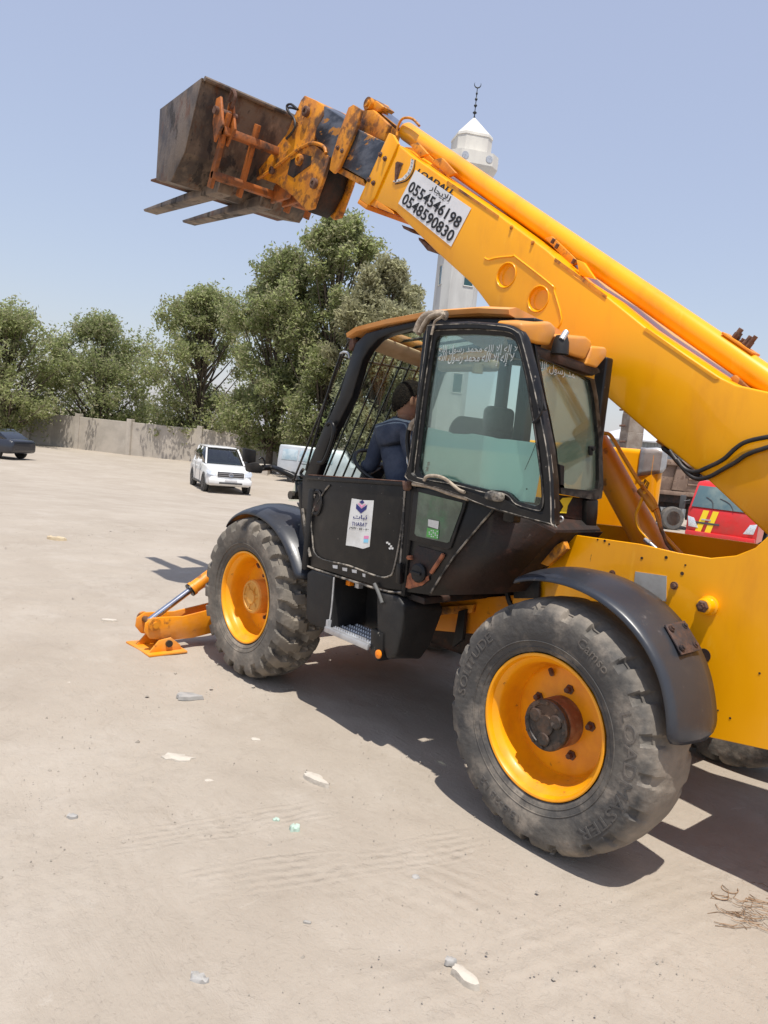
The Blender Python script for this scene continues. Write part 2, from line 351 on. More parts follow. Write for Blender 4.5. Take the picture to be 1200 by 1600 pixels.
        g=math_('SINE',math_('MULTIPLY',math_('ADD',v,math_('MULTIPLY',nz(7,4),.035)),2*math.pi/gs)); z_=math_('SINE',math_('ADD',math_('MULTIPLY',u,2*math.pi/.11),math_('MULTIPLY',math_('ABSOLUTE',v),40)))
        h=add(h,mul(mul(mk,wear),add(g,z_,.35)),.42)
    bp=n.nodes.new('ShaderNodeBump'); bp.inputs['Strength'].default_value=.72; bp.inputs['Distance'].default_value=.015; n.links.new(h,bp.inputs['Height']); n.links.new(bp.outputs[0],bs.inputs['Normal'])
    o=link('ground',me,m,smooth=True); tag(o,kind='structure'); return o
ground()

# ================================================================== BACKGROUND
CONC=mat('whitewashed_concrete',(.58,.57,.54),.8,0,(.49,.48,.455),.9,spots=(((.40,.38,.36),1.6,.55,.8,.35),),stretch=(1,1,.3),bump=.1,bscale=8)
CONC2=mat('bright_plaster',(.70,.67,.60),.8,0,(.60,.57,.52),.9,spots=(((.5,.48,.44),1.2,.58,.8,.3),),stretch=(1,1,.3))
DKM=mat('dark_iron',(.03,.035,.04),.5,.5); WIN=mat('dark_teal_glass',(.02,.07,.07),.1,0,spec=.8)
def octo(bm,c,prof,seg=8,rot=0,sq=None):
    rings=[]; ANG=[rot+math.radians(90*(k//2)+(-33 if k%2==0 else 33)) for k in range(8)]
    for r,z in prof:
        rings.append([bm.verts.new((c[0]+r*math.cos(ANG[k]),c[1]+r*math.sin(ANG[k]),z)) for k in range(seg)])
    for a,b in zip(rings,rings[1:]):
        for k in range(seg): bm.faces.new((a[k],a[(k+1)%seg],b[(k+1)%seg],b[k]))
    bm.faces.new(rings[0][::-1]); bm.faces.new(rings[-1])
def minaret():
    D=55.0
    apex=at_depth(741,184,D); cx,cy=apex.x,apex.y; k=D/FPX
    def zat(py,px=738): return at_depth(px,py,D).z
    gz=-.85
    root=empty('minaret',(cx,cy,gz)); tag(root,'tall pale octagonal mosque minaret with pointed white cap behind the boom','minaret')
    rb=36*k; rot=AZ+math.pi+math.radians(13)
    bm=bmesh.new(); octo(bm,(cx,cy),[(rb,gz),(rb*.99,zat(262))],rot=rot); fin('shaft',bm,CONC,root)
    z0=zat(258); z1=zat(247)
    bm=bmesh.new(); octo(bm,(cx,cy),[(rb*1.0,zat(284)),(45*k,zat(268)),(46*k,zat(266)),(46*k,z1),(30*k,z1+.05)],rot=rot)
    bal=fin('balcony',bm,CONC2,root)
    bm=bmesh.new(); octo(bm,(cx,cy),[(33*k,z1+.02),(33*k,zat(219))],rot=rot); fin('turret',bm,CONC2,root)
    bm=bmesh.new(); octo(bm,(cx,cy),[(34*k,zat(220)),(33.5*k,zat(216)),(.05,apex.z)],rot=rot); fin('cone_roof',bm,CONC2,root)
    bm=bmesh.new(); zt=apex.z
    pr=[(.10,zt-.1),(.05,zt+.1)]
    for i,(h,r) in enumerate(((.35,.16),(.85,.13),(1.3,.11),(1.7,.08))): pr+=[(.03,zt+h-.14),(r,zt+h),(.03,zt+h+.14)]
    pr+=[(.03,zt+2.1)]
    lathe(bm,pr,(cx,cy,0),'z',12)
    # crescent facing the viewer
    rt=Vector((-DIR.y,DIR.x,0))*-1
    pts=[];
    for i in range(13):
        a=math.radians(-230+i*23.3); pts.append(V(cx,cy,zt+2.34)+rt*(.24*math.cos(a))+V(0,0,.24*math.sin(a)))
    tube(bm,pts[1:-1],[.01,.02,.03,.04,.05,.05,.05,.04,.03,.02,.01],8)
    fin('finial',bm,DKM,root)
    for py,hh,off in ((433,.72,-.45),(297,.5,-.3),(600,.72,-.45)):
        for f in range(4):
            a=rot+f*math.pi/2; nrm=V(math.cos(a),math.sin(a),0); t=V(-nrm.y,nrm.x,0); c=V(cx,cy,zat(py))+nrm*(rb*.99*math.cos(math.radians(33))-.01)-t*off
            bm=bmesh.new(); M_=[c+t*sx*.36+V(0,0,sz*hh) for sx,sz in ((-1,-1),(1,-1),(1,1),(-1,1))]
            prism(bm,M_,nrm*.03); wn=fin('window',bm,WIN,root)
            bm=bmesh.new(); 
            for q in ((0,1),(1,2),(2,3),(3,0)): tube(bm,[M_[q[0]]+nrm*.03,M_[q[1]]+nrm*.03],.045,4)
            fin('frame',bm,CONC,wn)
    for f in range(4):
        a=rot+f*math.pi/2; nrm=V(math.cos(a),math.sin(a),0); t=V(-nrm.y,nrm.x,0)
        for o_ in (-.9,.9):
            c=V(cx,cy,(z1+zat(266))/2)+nrm*(45.6*k*math.cos(math.radians(33)))+t*o_
            bm=bmesh.new(); tube(bm,[c-nrm*.03,c+nrm*.04],.26,16); fin('vent',bm,GALV,bal)
minaret()

def leafmat(i,c,c2,tr):
    m=mat('leaf_green_%d'%i,c,.75,0,c2,1.2,spec=.15); n=m.node_tree; b=n.nodes['Principled BSDF']; o=n.nodes['Material Output']
    t=n.nodes.new('ShaderNodeBsdfTranslucent'); t.inputs[0].default_value=(*tr,1); x=n.nodes.new('ShaderNodeMixShader'); x.inputs[0].default_value=.5
    n.links.new(b.outputs[0],x.inputs[1]); n.links.new(t.outputs[0],x.inputs[2]); n.links.new(x.outputs[0],o.inputs[0]); return m
LEAF=[leafmat(0,(.19,.215,.095),(.235,.235,.135),(.50,.56,.24)),leafmat(1,(.24,.23,.14),(.28,.26,.17),(.55,.54,.32)),leafmat(2,(.15,.175,.075),(.20,.205,.11),(.42,.48,.20))]
BARK=mat('bark',(.13,.10,.075),.9,0,(.07,.055,.04),6,bump=.8,bscale=10)
def tree(px,depth,top_py,wpx,seed,label,lm,base_frac=.12,n_leaf=26000,elong=1.0,pxbase=None):
    rd=random.Random(seed); r=np.random.default_rng(seed)
    b=at_depth(px,720,depth); gz=ground_z(b.x,b.y); base=V(b.x,b.y,gz)
    top=at_depth(px,top_py,depth).z; H=top-gz; W=wpx*depth/FPX/2
    root=empty('tree',base); tag(root,label,'tree','trees behind the yard')
    bm=bmesh.new(); lean=V(rd.uniform(-.4,.4),rd.uniform(-.4,.4),0)
    tp=[base+V(0,0,-.2),base+V(0,0,H*.15)+lean*.3,base+V(0,0,H*.35)+lean,base+V(0,0,H*.7)+lean*1.4]
    tube(bm,smoothpath(tp,4),[.26-.22*i/12 for i in range(13)],9)
    cl=[]
    for k in range(95):
        t=rd.uniform(.13,.96); a=rd.uniform(0,6.28); prof=math.sin(math.pi*min(1,max(0,(t-.08)/.95))**.8)**.7
        rr=W*prof*rd.uniform(.25,.95); c=base+V(0,0,H*t)+lean*t+V(math.cos(a)*rr,math.sin(a)*rr,0)
        cl.append((c,W*rd.uniform(.15,.30)*(1.15-.5*t)))
        st=base+V(0,0,H*max(.12,t-.3))+lean*t*.7
        tube(bm,smoothpath([st,(st+c)/2+V(0,0,-.25),c],3),[.09,.08,.07,.05,.04,.03,.02],5)
    for k in range(5):
        a=rd.uniform(0,6.28); cl.append((base+V(math.cos(a)*W*.15,math.sin(a)*W*.15,H*rd.uniform(.86,.95))+lean,W*.2))
    fin('trunk',bm,BARK,root,smooth=True)
    per=n_leaf//len(cl); P=[];S=[]
    for c,rad in cl:
        # twigs: leaves gathered along short sprays so the outline stays feathery
        ns=per//14; d=r.normal(size=(ns,3)); d/=np.linalg.norm(d,axis=1)[:,None]; rr=rad*r.uniform(.25,1.12,ns)[:,None]
        e=np.array(c)+d*rr*np.array([1,1,.85*elong]); 
        for j in range(14):
            P.append(e+(d*.35+np.array([0,0,.75]))*(j/14-.3)*rad*.55+r.normal(size=(ns,3))*.17)
    P=np.concatenate(P); n=len(P); u=r.normal(size=(n,3)); u/=np.linalg.norm(u,axis=1)[:,None]; v=np.cross(u,r.normal(size=(n,3))); v/=np.linalg.norm(v,axis=1)[:,None]
    s=r.uniform(.055,.115,n)[:,None]; A=P-u*s*1.5; B=P+v*s*.6; C=P+u*s*1.5; D=P-v*s*.6
    Vv=np.stack([A,B,C,D],1).reshape(-1,3); Fc=np.arange(4*n)
    me=bpy.data.meshes.new('crown'); me.vertices.add(4*n); me.vertices.foreach_set('co',Vv.ravel()); me.loops.add(4*n); me.loops.foreach_set('vertex_index',Fc); me.polygons.add(n); me.polygons.foreach_set('loop_start',np.arange(0,4*n,4)); me.polygons.foreach_set('loop_total',np.full(n,4)); me.update(calc_edges=True)
    me.materials.append(lm); me.materials.append(LEAF[1]); me.polygons.foreach_set('material_index',(r.random(n)<.3).astype(int))
    link('crown',me,None,root)
tree(502,44,338,190,1,'tall slender tree with its top left of the cab under the bucket',LEAF[0],n_leaf=44000)
tree(588,41,402,170,2,'broad tree with olive crown just left of the minaret',LEAF[1],n_leaf=48000)
tree(612,47,440,80,9,'lower tree nearest the minaret seen over the cab roof',LEAF[1],n_leaf=24000)
tree(420,46,395,190,3,'dense dark green tree behind the parked van',LEAF[2],n_leaf=42000)
tree(300,52,455,210,4,'rounded green tree behind the white car',LEAF[0],n_leaf=36000)
tree(150,56,500,230,5,'wide low tree in the left distance',LEAF[2],n_leaf=36000)
tree(10,50,480,210,6,'leftmost tree at the edge of the yard',LEAF[0],n_leaf=26000)

WALLM=mat('sandy_boundary_wall',(.46,.41,.35),.9,0,(.38,.34,.29),.8,spots=(((.6,.56,.5),2,.55,.75,.4),),bump=.3,bscale=6)
def wall():
    d=47
    P=[at_depth(px,700,dd) for px,dd in ((-160,58),(200,50),(640,50),(900,52))]
    for i in range(3):
        a,b=P[i],P[i+1]; a=V(a.x,a.y,-.95); b=V(b.x,b.y,-.95); t=(b-a).normalized(); nr=V(-t.y,t.x,0)
        L=(b-a).length; root=empty('boundary_wall',(a+b)/2)
        tag(root,['long sandy boundary wall at the far left of the yard','sandy boundary wall behind the van and under the trees','sandy boundary wall seen through the cab'][i],'wall','boundary wall lengths')
        bm=bmesh.new(); prism(bm,[a+V(0,0,0),b,b+V(0,0,2.3),a+V(0,0,2.3)],nr*.2,.02); fin('panel',bm,WALLM,root)
        n=int(L/4)
        for k in range(n+1):
            c=a+t*L*k/n; bm=bmesh.new(); prism(bm,[c-t*.18-nr*.1,c+t*.18-nr*.1,c+t*.18+nr*.3,c-t*.18+nr*.3],(0,0,2.5),.02); fin('pillar',bm,WALLM,root)
wall()
CORR=mat('corrugated_grey_sheet',(.40,.43,.45),.5,.4,(.30,.31,.32),1.5,spots=(((.25,.18,.13),3,.58,.7,.5),),stretch=(1,1,.2))
def shed():
    a=at_depth(925,702,46); b=at_depth(1420,740,36); a.z=b.z=-.95
    t=(b-a).normalized(); nr=V(-t.y,t.x,0)
    if nr.dot(V(DIR.x,DIR.y,0))<0: nr=-nr
    L=(b-a).length; top=at_depth(1020,692,44).z
    root=empty('warehouse_shed',(a+b)/2); tag(root,'grey corrugated metal shed behind the dump truck','shed')
    bm=bmesh.new(); n=int(L/.10); prev=None
    for k in range(n):
        o=.06*(k%2); p=a+t*L*k/n+nr*o; x=(bm.verts.new(p),bm.verts.new(V(p.x,p.y,top+.15*math.sin(k*.01))))
        if prev: bm.faces.new((prev[0],x[0],x[1],prev[1]))
        prev=x
    o=fin('corrugated_wall',bm,CORR,root); md=o.modifiers.new('s','SOLIDIFY'); md.thickness=.01
    bm=bmesh.new(); prism(bm,[a+V(0,0,top+.95)-nr*.3,b+V(0,0,top+.95)-nr*.3,b+nr*9+V(0,0,top+2.6),a+nr*9+V(0,0,top+2.6)],(0,0,.08)); fin('roof',bm,mat('pale_roof_sheet',(.62,.62,.62),.5,.2),root)
    bm=bmesh.new(); prism(bm,[a+nr*9,b+nr*9,b+nr*9+V(0,0,top+3.4),a+nr*9+V(0,0,top+3.4)],nr*.1); fin('back_wall',bm,CORR,root)
shed()
POSTM=mat('rough_brown_concrete',(.24,.19,.15),.9,0,(.34,.29,.24),3,spots=(((.12,.09,.07),6,.55,.7,.7),),bump=.6,bscale=8)
def post():
    D=34; c=at_depth(984,700,D); k=D/FPX; top=at_depth(980,560,D).z; c.z=ground_z(c.x,c.y)
    root=empty('concrete_post',c); tag(root,'rough brown post standing by the grey shed, left of the dump truck','post')
    bm=bmesh.new(); w_=13*k
    for i in range(9):
        z0=c.z+(top-c.z)*i/9; z1=c.z+(top-c.z)*(i+1)/9; s=w_*random.uniform(.95,1.06)
        box(bm,(c.x-s,c.y-s,z0),(c.x+s,c.y+s,z1+.01),.02,1,Matrix.Rotation(AZ+.2,4,'Z'))
    fin('shaft',bm,POSTM,root)
    bm=bmesh.new(); 
    for z,dx in ((.9,.5),(1.4,.42)):
        q=at_depth(999,672,D-.3); tube(bm,smoothpath([q+V(0,0,z*.1),q+V(.12,0,.1*z+.05),q+V(.1,.0,.3*z+.2)],4),.03,6)
    fin('wire',bm,HOSE,root)
    for py in (600,640,665,690):
        q=at_depth(977,py,D-w_*1.1); bm=bmesh.new(); tube(bm,[q,q+V(.25,.05,-.02)],.05,6); fin('bracket',bm,RUSTM,root)
post()
# ---- vehicles
def frame_at(px,py,yaw_dir):
    """vehicle frame: base point on the ground under photo point and a heading angle (world)"""
    p=GP(px,py); M_=Matrix.Translation(V(p.x,p.y,ground_z(p.x,p.y)))@Matrix.Rotation(yaw_dir,4,'Z'); return M_
WPAINT=mat('white_car_paint',(.78,.78,.77),.25,0,(.72,.71,.69),2,coat=.5); CPL=mat('grey_plastic',(.06,.06,.06),.5); LAMP=mat('headlamp_lens',(.72,.75,.78),.1,.3,(.5,.52,.55),30)
CRM=mat('car_chrome',(.7,.7,.72),.15,1); TYB=mat('car_tyre',(.025,.025,.025),.8); ALLOY=mat('alloy_wheel',(.48,.48,.5),.35,.8); GREY=mat('silver_van_paint',(.50,.52,.54),.4,.2,(.42,.44,.46),1.5,spots=((DUST,2,.5,.8,.3),))
DARKP=mat('dark_car_paint',(.02,.022,.03),.25,0,coat=.5); REDP=mat('red_truck_paint',(.62,.02,.02),.35,0,(.5,.03,.025),2,spots=((DUST,2,.55,.85,.25),),coat=.3); YELS=mat('yellow_stripe',(.85,.62,.02),.5)
def xform(o,M_):
    me=o.data; me.transform(M_)
def car_wheel(root,M_,x,y,r,wd,side,mt=TYB,rimm=ALLOY):
    M2=M_@Matrix.Translation(V(x,y,r))
    bm=bmesh.new(); lathe(bm,[(r*.62,wd/2),(r*.9,wd/2),(r,wd*.38),(r,-wd*.38),(r*.9,-wd/2),(r*.6,-wd/2)],(0,0,0),'y',28)
    o=fin('wheel',bm,mt,None,auto=35); 
    me=o.data; me.transform(M2); o.parent=root; o.matrix_parent_inverse=wm(root).inverted()
    s=side*wd/2
    bm=bmesh.new(); lathe(bm,[(r*.62,s),(r*.56,s-side*.02),(r*.5,s-side*.06),(r*.15,s-side*.05),(r*.12,s-side*.02),(0,s-side*.02)],(0,0,0),'y',28)
    for k in range(5):
        a=k*2*math.pi/5; box(bm,(.02,s-side*.035-.012,-.03),(r*.58,s-side*.035+.012,.03),0,1,Matrix.Rotation(a,4,'Y'),(0,s,0))
    q=fin('rim',bm,rimm,None,auto=35); q.data.transform(M2); q.parent=o; q.matrix_parent_inverse=wm(o).inverted()
def part(root,name,bm,m,M_,auto=30):
    o=fin(name,bm,m,None,auto=auto); o.data.transform(M_); o.parent=root; o.matrix_parent_inverse=wm(root).inverted(); return o
def loft(bm,secs,cap=True):
    rings=[[bm.verts.new(p) for p in s] for s in secs]
    for a,b in zip(rings,rings[1:]):
        for k in range(len(a)): bm.faces.new((a[k],a[(k+1)%len(a)],b[(k+1)%len(a)],b[k]))
    if cap: bm.faces.new(rings[0][::-1]); bm.faces.new(rings[-1])
def suv():
    # heading +x of local frame = nose
    p=GP(357,772); hd=AZ+math.pi+math.radians(24)
    fwd=V(math.cos(hd),math.sin(hd),0)
    M_=Matrix.Translation(V(p.x,p.y,ground_z(p.x,p.y))-fwd*2.0)@Matrix.Rotation(hd,4,'Z')
    root=empty('parked_suv',M_.to_translation()); tag(root,'white compact suv facing the viewer beyond the front wheel of the yellow machine','car')
    def sec(x,zb,zt,w,wt): return [(x,-w,zb+.08),(x,-w*.94,zb),(x,w*.94,zb),(x,w,zb+.08),(x,w*1.0,zb+(zt-zb)*.62),(x,wt,zt-.04),(x,wt*.86,zt),(x,-wt*.86,zt),(x,-wt,zt-.04),(x,-w*1.0,zb+(zt-zb)*.62)]
    bm=bmesh.new(); loft(bm,[sec(-2.15,.45,1.05,.82,.76),sec(-2.1,.3,1.1,.88,.8),sec(-1.2,.25,1.12,.91,.83),sec(.6,.25,1.1,.91,.83),sec(1.3,.28,1.06,.90,.80),sec(1.8,.30,.98,.88,.76),sec(2.05,.30,.90,.82,.68),sec(2.18,.34,.74,.70,.58)])
    b_=part(root,'body',bm,WPAINT,M_,40); md=b_.modifiers.new('b','BEVEL'); md.width=.06; md.segments=3; md.limit_method='ANGLE'; md.angle_limit=.25
    for s in (-1,1):
        for xa in (.55,-.55,-1.45):
            bm=bmesh.new(); box(bm,(xa-.008,s*.913-.006,.35),(xa+.008,s*.913+.006,1.04)); part(root,'door_gap',bm,CPL,M_)
        for xa in (-.35,-1.25):
            bm=bmesh.new(); box(bm,(xa-.09,s*.915-.02,.90),(xa+.09,s*.915+.02,.935),.01); part(root,'door_handle',bm,WPAINT,M_)
        bm=bmesh.new(); box(bm,(-1.25,s*.90-.03,.26),(.85,s*.90+.03,.36),.02); part(root,'side_sill',bm,CPL,M_)
    bm=bmesh.new(); loft(bm,[sec(-2.05,1.04,1.3,.76,.72),sec(-1.85,1.04,1.66,.79,.62),sec(-1.2,1.04,1.72,.80,.63),sec(-.1,1.04,1.70,.80,.63),sec(.25,1.04,1.62,.80,.62),sec(.95,1.02,1.1,.78,.72)])
    gh=part(root,'greenhouse',bm,CLEAR,M_,40)
    bm=bmesh.new(); box(bm,(-1.85,-.60,1.69),(.15,.60,1.75),.03); part(root,'roof',bm,WPAINT,M_)
    for s in (-1,1):
        for a,b in (((.98,s*.77,1.08),(.18,s*.64,1.68)),((-.55,s*.82,1.06),(-.6,s*.65,1.70)),((-1.5,s*.82,1.06),(-1.55,s*.64,1.70))):
            bm=bmesh.new(); tube(bm,[a,b],.035,8); part(root,'pillar',bm,WPAINT,M_)
        bm=bmesh.new(); box(bm,(.62,s*.98-.1,1.06),(.76,s*.98+.1,1.22),.03); part(root,'mirror',bm,WPAINT,M_)
        bm=bmesh.new(); prism(bm,[(2.06,s*.54,.85),(2.14,s*.54,.68),(2.06,s*.80,.70),(1.84,s*.90,.80),(1.86,s*.82,.90)],(.05,s*.02,.02),.01); part(root,'headlight',bm,LAMP,M_)
        bm=bmesh.new(); tube(bm,[(2.14,s*.6,.47),(2.19,s*.6,.47)],.06,14); part(root,'fog_light',bm,CPL,M_)
        for x in (1.35,-1.3):
            bm=bmesh.new(); tube(bm,[(x,s*.80,.36),(x,s*.915,.36)],.41,24); part(root,'wheel_arch',bm,CPL,M_)
            car_wheel(root,M_,x,s*.82,.35,.22,s)
    bm=bmesh.new(); box(bm,(2.06,-.52,.66),(2.205,.52,.86),.03); g=part(root,'grille',bm,CPL,M_)
    for z in (.73,.80):
        bm=bmesh.new(); box(bm,(2.19,-.50,z-.008),(2.222,.50,z+.008),.004); q=fin('bar',bm,CRM); q.data.transform(M_); q.parent=g; q.matrix_parent_inverse=wm(g).inverted()
    bm=bmesh.new()
    for (rx,rz,cz) in ((.085,.058,0),(.03,.056,0),(.062,.024,.022)):
        tube(bm,[(2.235,rx*math.cos(a*math.pi/10),.765+cz+rz*math.sin(a*math.pi/10)) for a in range(20)],.008,5,closed=True)
    part(root,'badge',bm,CRM,M_)
    bm=bmesh.new(); box(bm,(2.0,-.84,.36),(2.25,.84,.60),.07,3); part(root,'bumper',bm,WPAINT,M_)
    bm=bmesh.new(); box(bm,(2.20,-.45,.40),(2.262,.45,.47),.01); part(root,'lower_intake',bm,CPL,M_)
    bm=bmesh.new(); box(bm,(2.25,-.24,.51),(2.268,.24,.60),.005); part(root,'number_plate',bm,WHT,M_)
suv()
def van():
    p=GP(500,757); hd=AZ+math.radians(82)+math.pi
    M_=Matrix.Translation(V(p.x,p.y,ground_z(p.x,p.y)))@Matrix.Rotation(hd,4,'Z')
    root=empty('parked_van',M_.to_translation()); tag(root,'old silver grey van with pale windows parked under the trees','van')
    def sec(x,zt,w,wt,zb=.4): return [(x,-w,zb),(x,w,zb),(x,w,1.1),(x,wt,zt-.08),(x,wt*.9,zt),(x,-wt*.9,zt),(x,-wt,zt-.08),(x,-w,1.1)]
    bm=bmesh.new(); loft(bm,[sec(-2.2,1.85,.82,.68),sec(-2.15,1.93,.84,.72),sec(1.2,1.93,.84,.72),sec(1.7,1.35,.84,.76),sec(2.25,1.05,.80,.74),sec(2.3,.9,.76,.7)]); part(root,'body',bm,GREY,M_,40)
    for s in (-1,1):
        for x0,x1 in ((-2.0,-1.15),(-1.08,-.15),(-.05,.75)):
            bm=bmesh.new(); prism(bm,[(x0,s*.835,1.16),(x1,s*.835,1.16),(x1,s*.757,1.72),(x0+.05,s*.757,1.72)],(0,s*.02,.004),.01); part(root,'window',bm,mat('dusty_van_glass',(.45,.52,.55),.3,0,(.30,.40,.46),3) if 'dusty_van_glass' not in MATS else MATS['dusty_van_glass'],M_)
        bm=bmesh.new(); box(bm,(-.9,s*.845-.006,1.02),(.1,s*.845+.006,1.05)); part(root,'door_rail',bm,CPL,M_)
        for x in (-1.35,1.35): car_wheel(root,M_,x,s*.76,.30,.18,s)
    bm=bmesh.new(); box(bm,(2.2,-.8,.42),(2.36,.8,.6),.03); part(root,'bumper',bm,CPL,M_)
    bm=bmesh.new(); box(bm,(-2.3,-.8,.42),(-2.18,.8,.58),.03); part(root,'bumper',bm,CPL,M_)
van()
def darkcar():
    p=GP(-24,712); hd=AZ+math.radians(75)
    M_=Matrix.Translation(V(p.x,p.y,ground_z(p.x,p.y)))@Matrix.Rotation(hd,4,'Z')
    root=empty('parked_sedan',M_.to_translation()); tag(root,'black sedan cut off by the left edge of the photo','car')
    def sec(x,zb,zt,w,wt): return [(x,-w,zb),(x,w,zb),(x,w,zb+(zt-zb)*.6),(x,wt,zt),(x,-wt,zt),(x,-w,zb+(zt-zb)*.6)]
    bm=bmesh.new(); loft(bm,[sec(-2.3,.4,.9,.8,.7),sec(-2.1,.3,1.0,.88,.78),sec(0,.28,.98,.9,.8),sec(1.6,.3,.92,.88,.76),sec(2.3,.35,.7,.75,.6)]); b_=part(root,'body',bm,DARKP,M_,35); md=b_.modifiers.new('b','BEVEL'); md.width=.12; md.segments=4; md.limit_method='ANGLE'; md.angle_limit=.2
    bm=bmesh.new(); loft(bm,[sec(-1.9,.95,1.0,.76,.7),sec(-1.1,.95,1.42,.76,.58),sec(.2,.95,1.44,.76,.58),sec(1.0,.92,.98,.76,.7)]); part(root,'greenhouse',bm,CLEAR,M_,35)
    for s in (-1,1):
        for x in (1.4,-1.4): car_wheel(root,M_,x,s*.80,.33,.2,s)
        bm=bmesh.new(); box(bm,(2.0,s*.62-.16,.62),(2.28,s*.62+.16,.76),.03); part(root,'headlight',bm,LAMP,M_)
darkcar()
BED=mat('rusty_brown_steel_bed',(.20,.135,.10),.8,.1,(.30,.21,.155),2.5,spots=(((.09,.05,.035),5,.55,.68,.7),),bump=.4,bscale=10)
def dumptruck():
    p=GP(1053,829); hd=AZ+math.radians(98)+math.pi*0
    # side faces the camera, truck runs across the view
    M_=Matrix.Translation(V(p.x,p.y,ground_z(p.x,p.y)))@Matrix.Rotation(hd+math.pi,4,'Z')
    root=empty('dump_truck',M_.to_translation()); tag(root,'rusty brown dump truck bed with ribs behind the yellow boom','truck')
    # local: x to the right of the view, y away from camera
    bm=bmesh.new(); box(bm,(-5.4,.35,1.72),(2.0,2.6,1.80)); 
    box(bm,(-5.4,.30,1.75),(1.95,.36,3.05),.01); box(bm,(-5.4,2.55,1.75),(1.95,2.6,3.05),.01); box(bm,(1.9,.3,1.75),(2.0,2.6,3.2),.01)
    part(root,'bed',bm,BED,M_)
    for x in (-5.1,-4.2,-3.2,-2.2,-1.2,.05,1.8):
        bm=bmesh.new(); wt=.14 if x!=.05 else .32
        prism(bm,[(x-wt,.3,1.78),(x+wt,.3,1.78),(x+wt*.6,.3,2.85),(x-wt*.6,.3,2.85)],(0,-.12,0),.01); part(root,'rib',bm,BED,M_)
    for z in (2.05,2.3,2.55):
        bm=bmesh.new(); box(bm,(.5,.24,z),(1.6,.3,z+.06),.005); part(root,'crossbar',bm,BED,M_)
    bm=bmesh.new(); box(bm,(-5.4,.12,2.86),(2.0,.34,3.1),.02); part(root,'top_rail',bm,BED,M_)
    bm=bmesh.new(); box(bm,(-5.4,.2,1.55),(2.0,.5,1.74),.01); part(root,'bottom_rail',bm,BED,M_)
    bm=bmesh.new(); box(bm,(-5.2,.8,.95),(4.6,1.0,1.25)); box(bm,(-5.2,1.9,.95),(4.6,2.1,1.25)); box(bm,(-5.2,.5,1.2),(1.9,2.4,1.55)); part(root,'chassis_frame',bm,BLKD,M_)
    for x in (-4.4,-3.1,0,4.0):
        for y,s in ((.35,-1),(2.4,1)): car_wheel(root,M_,x,y+.0,.52,.34,s,TYB if x else mat('truck_tyre',(.10,.095,.09),.85,0,(.16,.14,.12),4),RUSTM)
    bm=bmesh.new(); box(bm,(.95,.35,.45),(1.9,.95,1.15),.04); part(root,'tool_box',bm,BED,M_)
    bm=bmesh.new(); prism(bm,[(2.4,.3,.7),(4.9,.3,.7),(4.95,.3,2.0),(4.6,.3,3.1),(2.4,.3,3.1)],(0,2.3,0),.06); part(root,'cab',bm,BED,M_)
dumptruck()
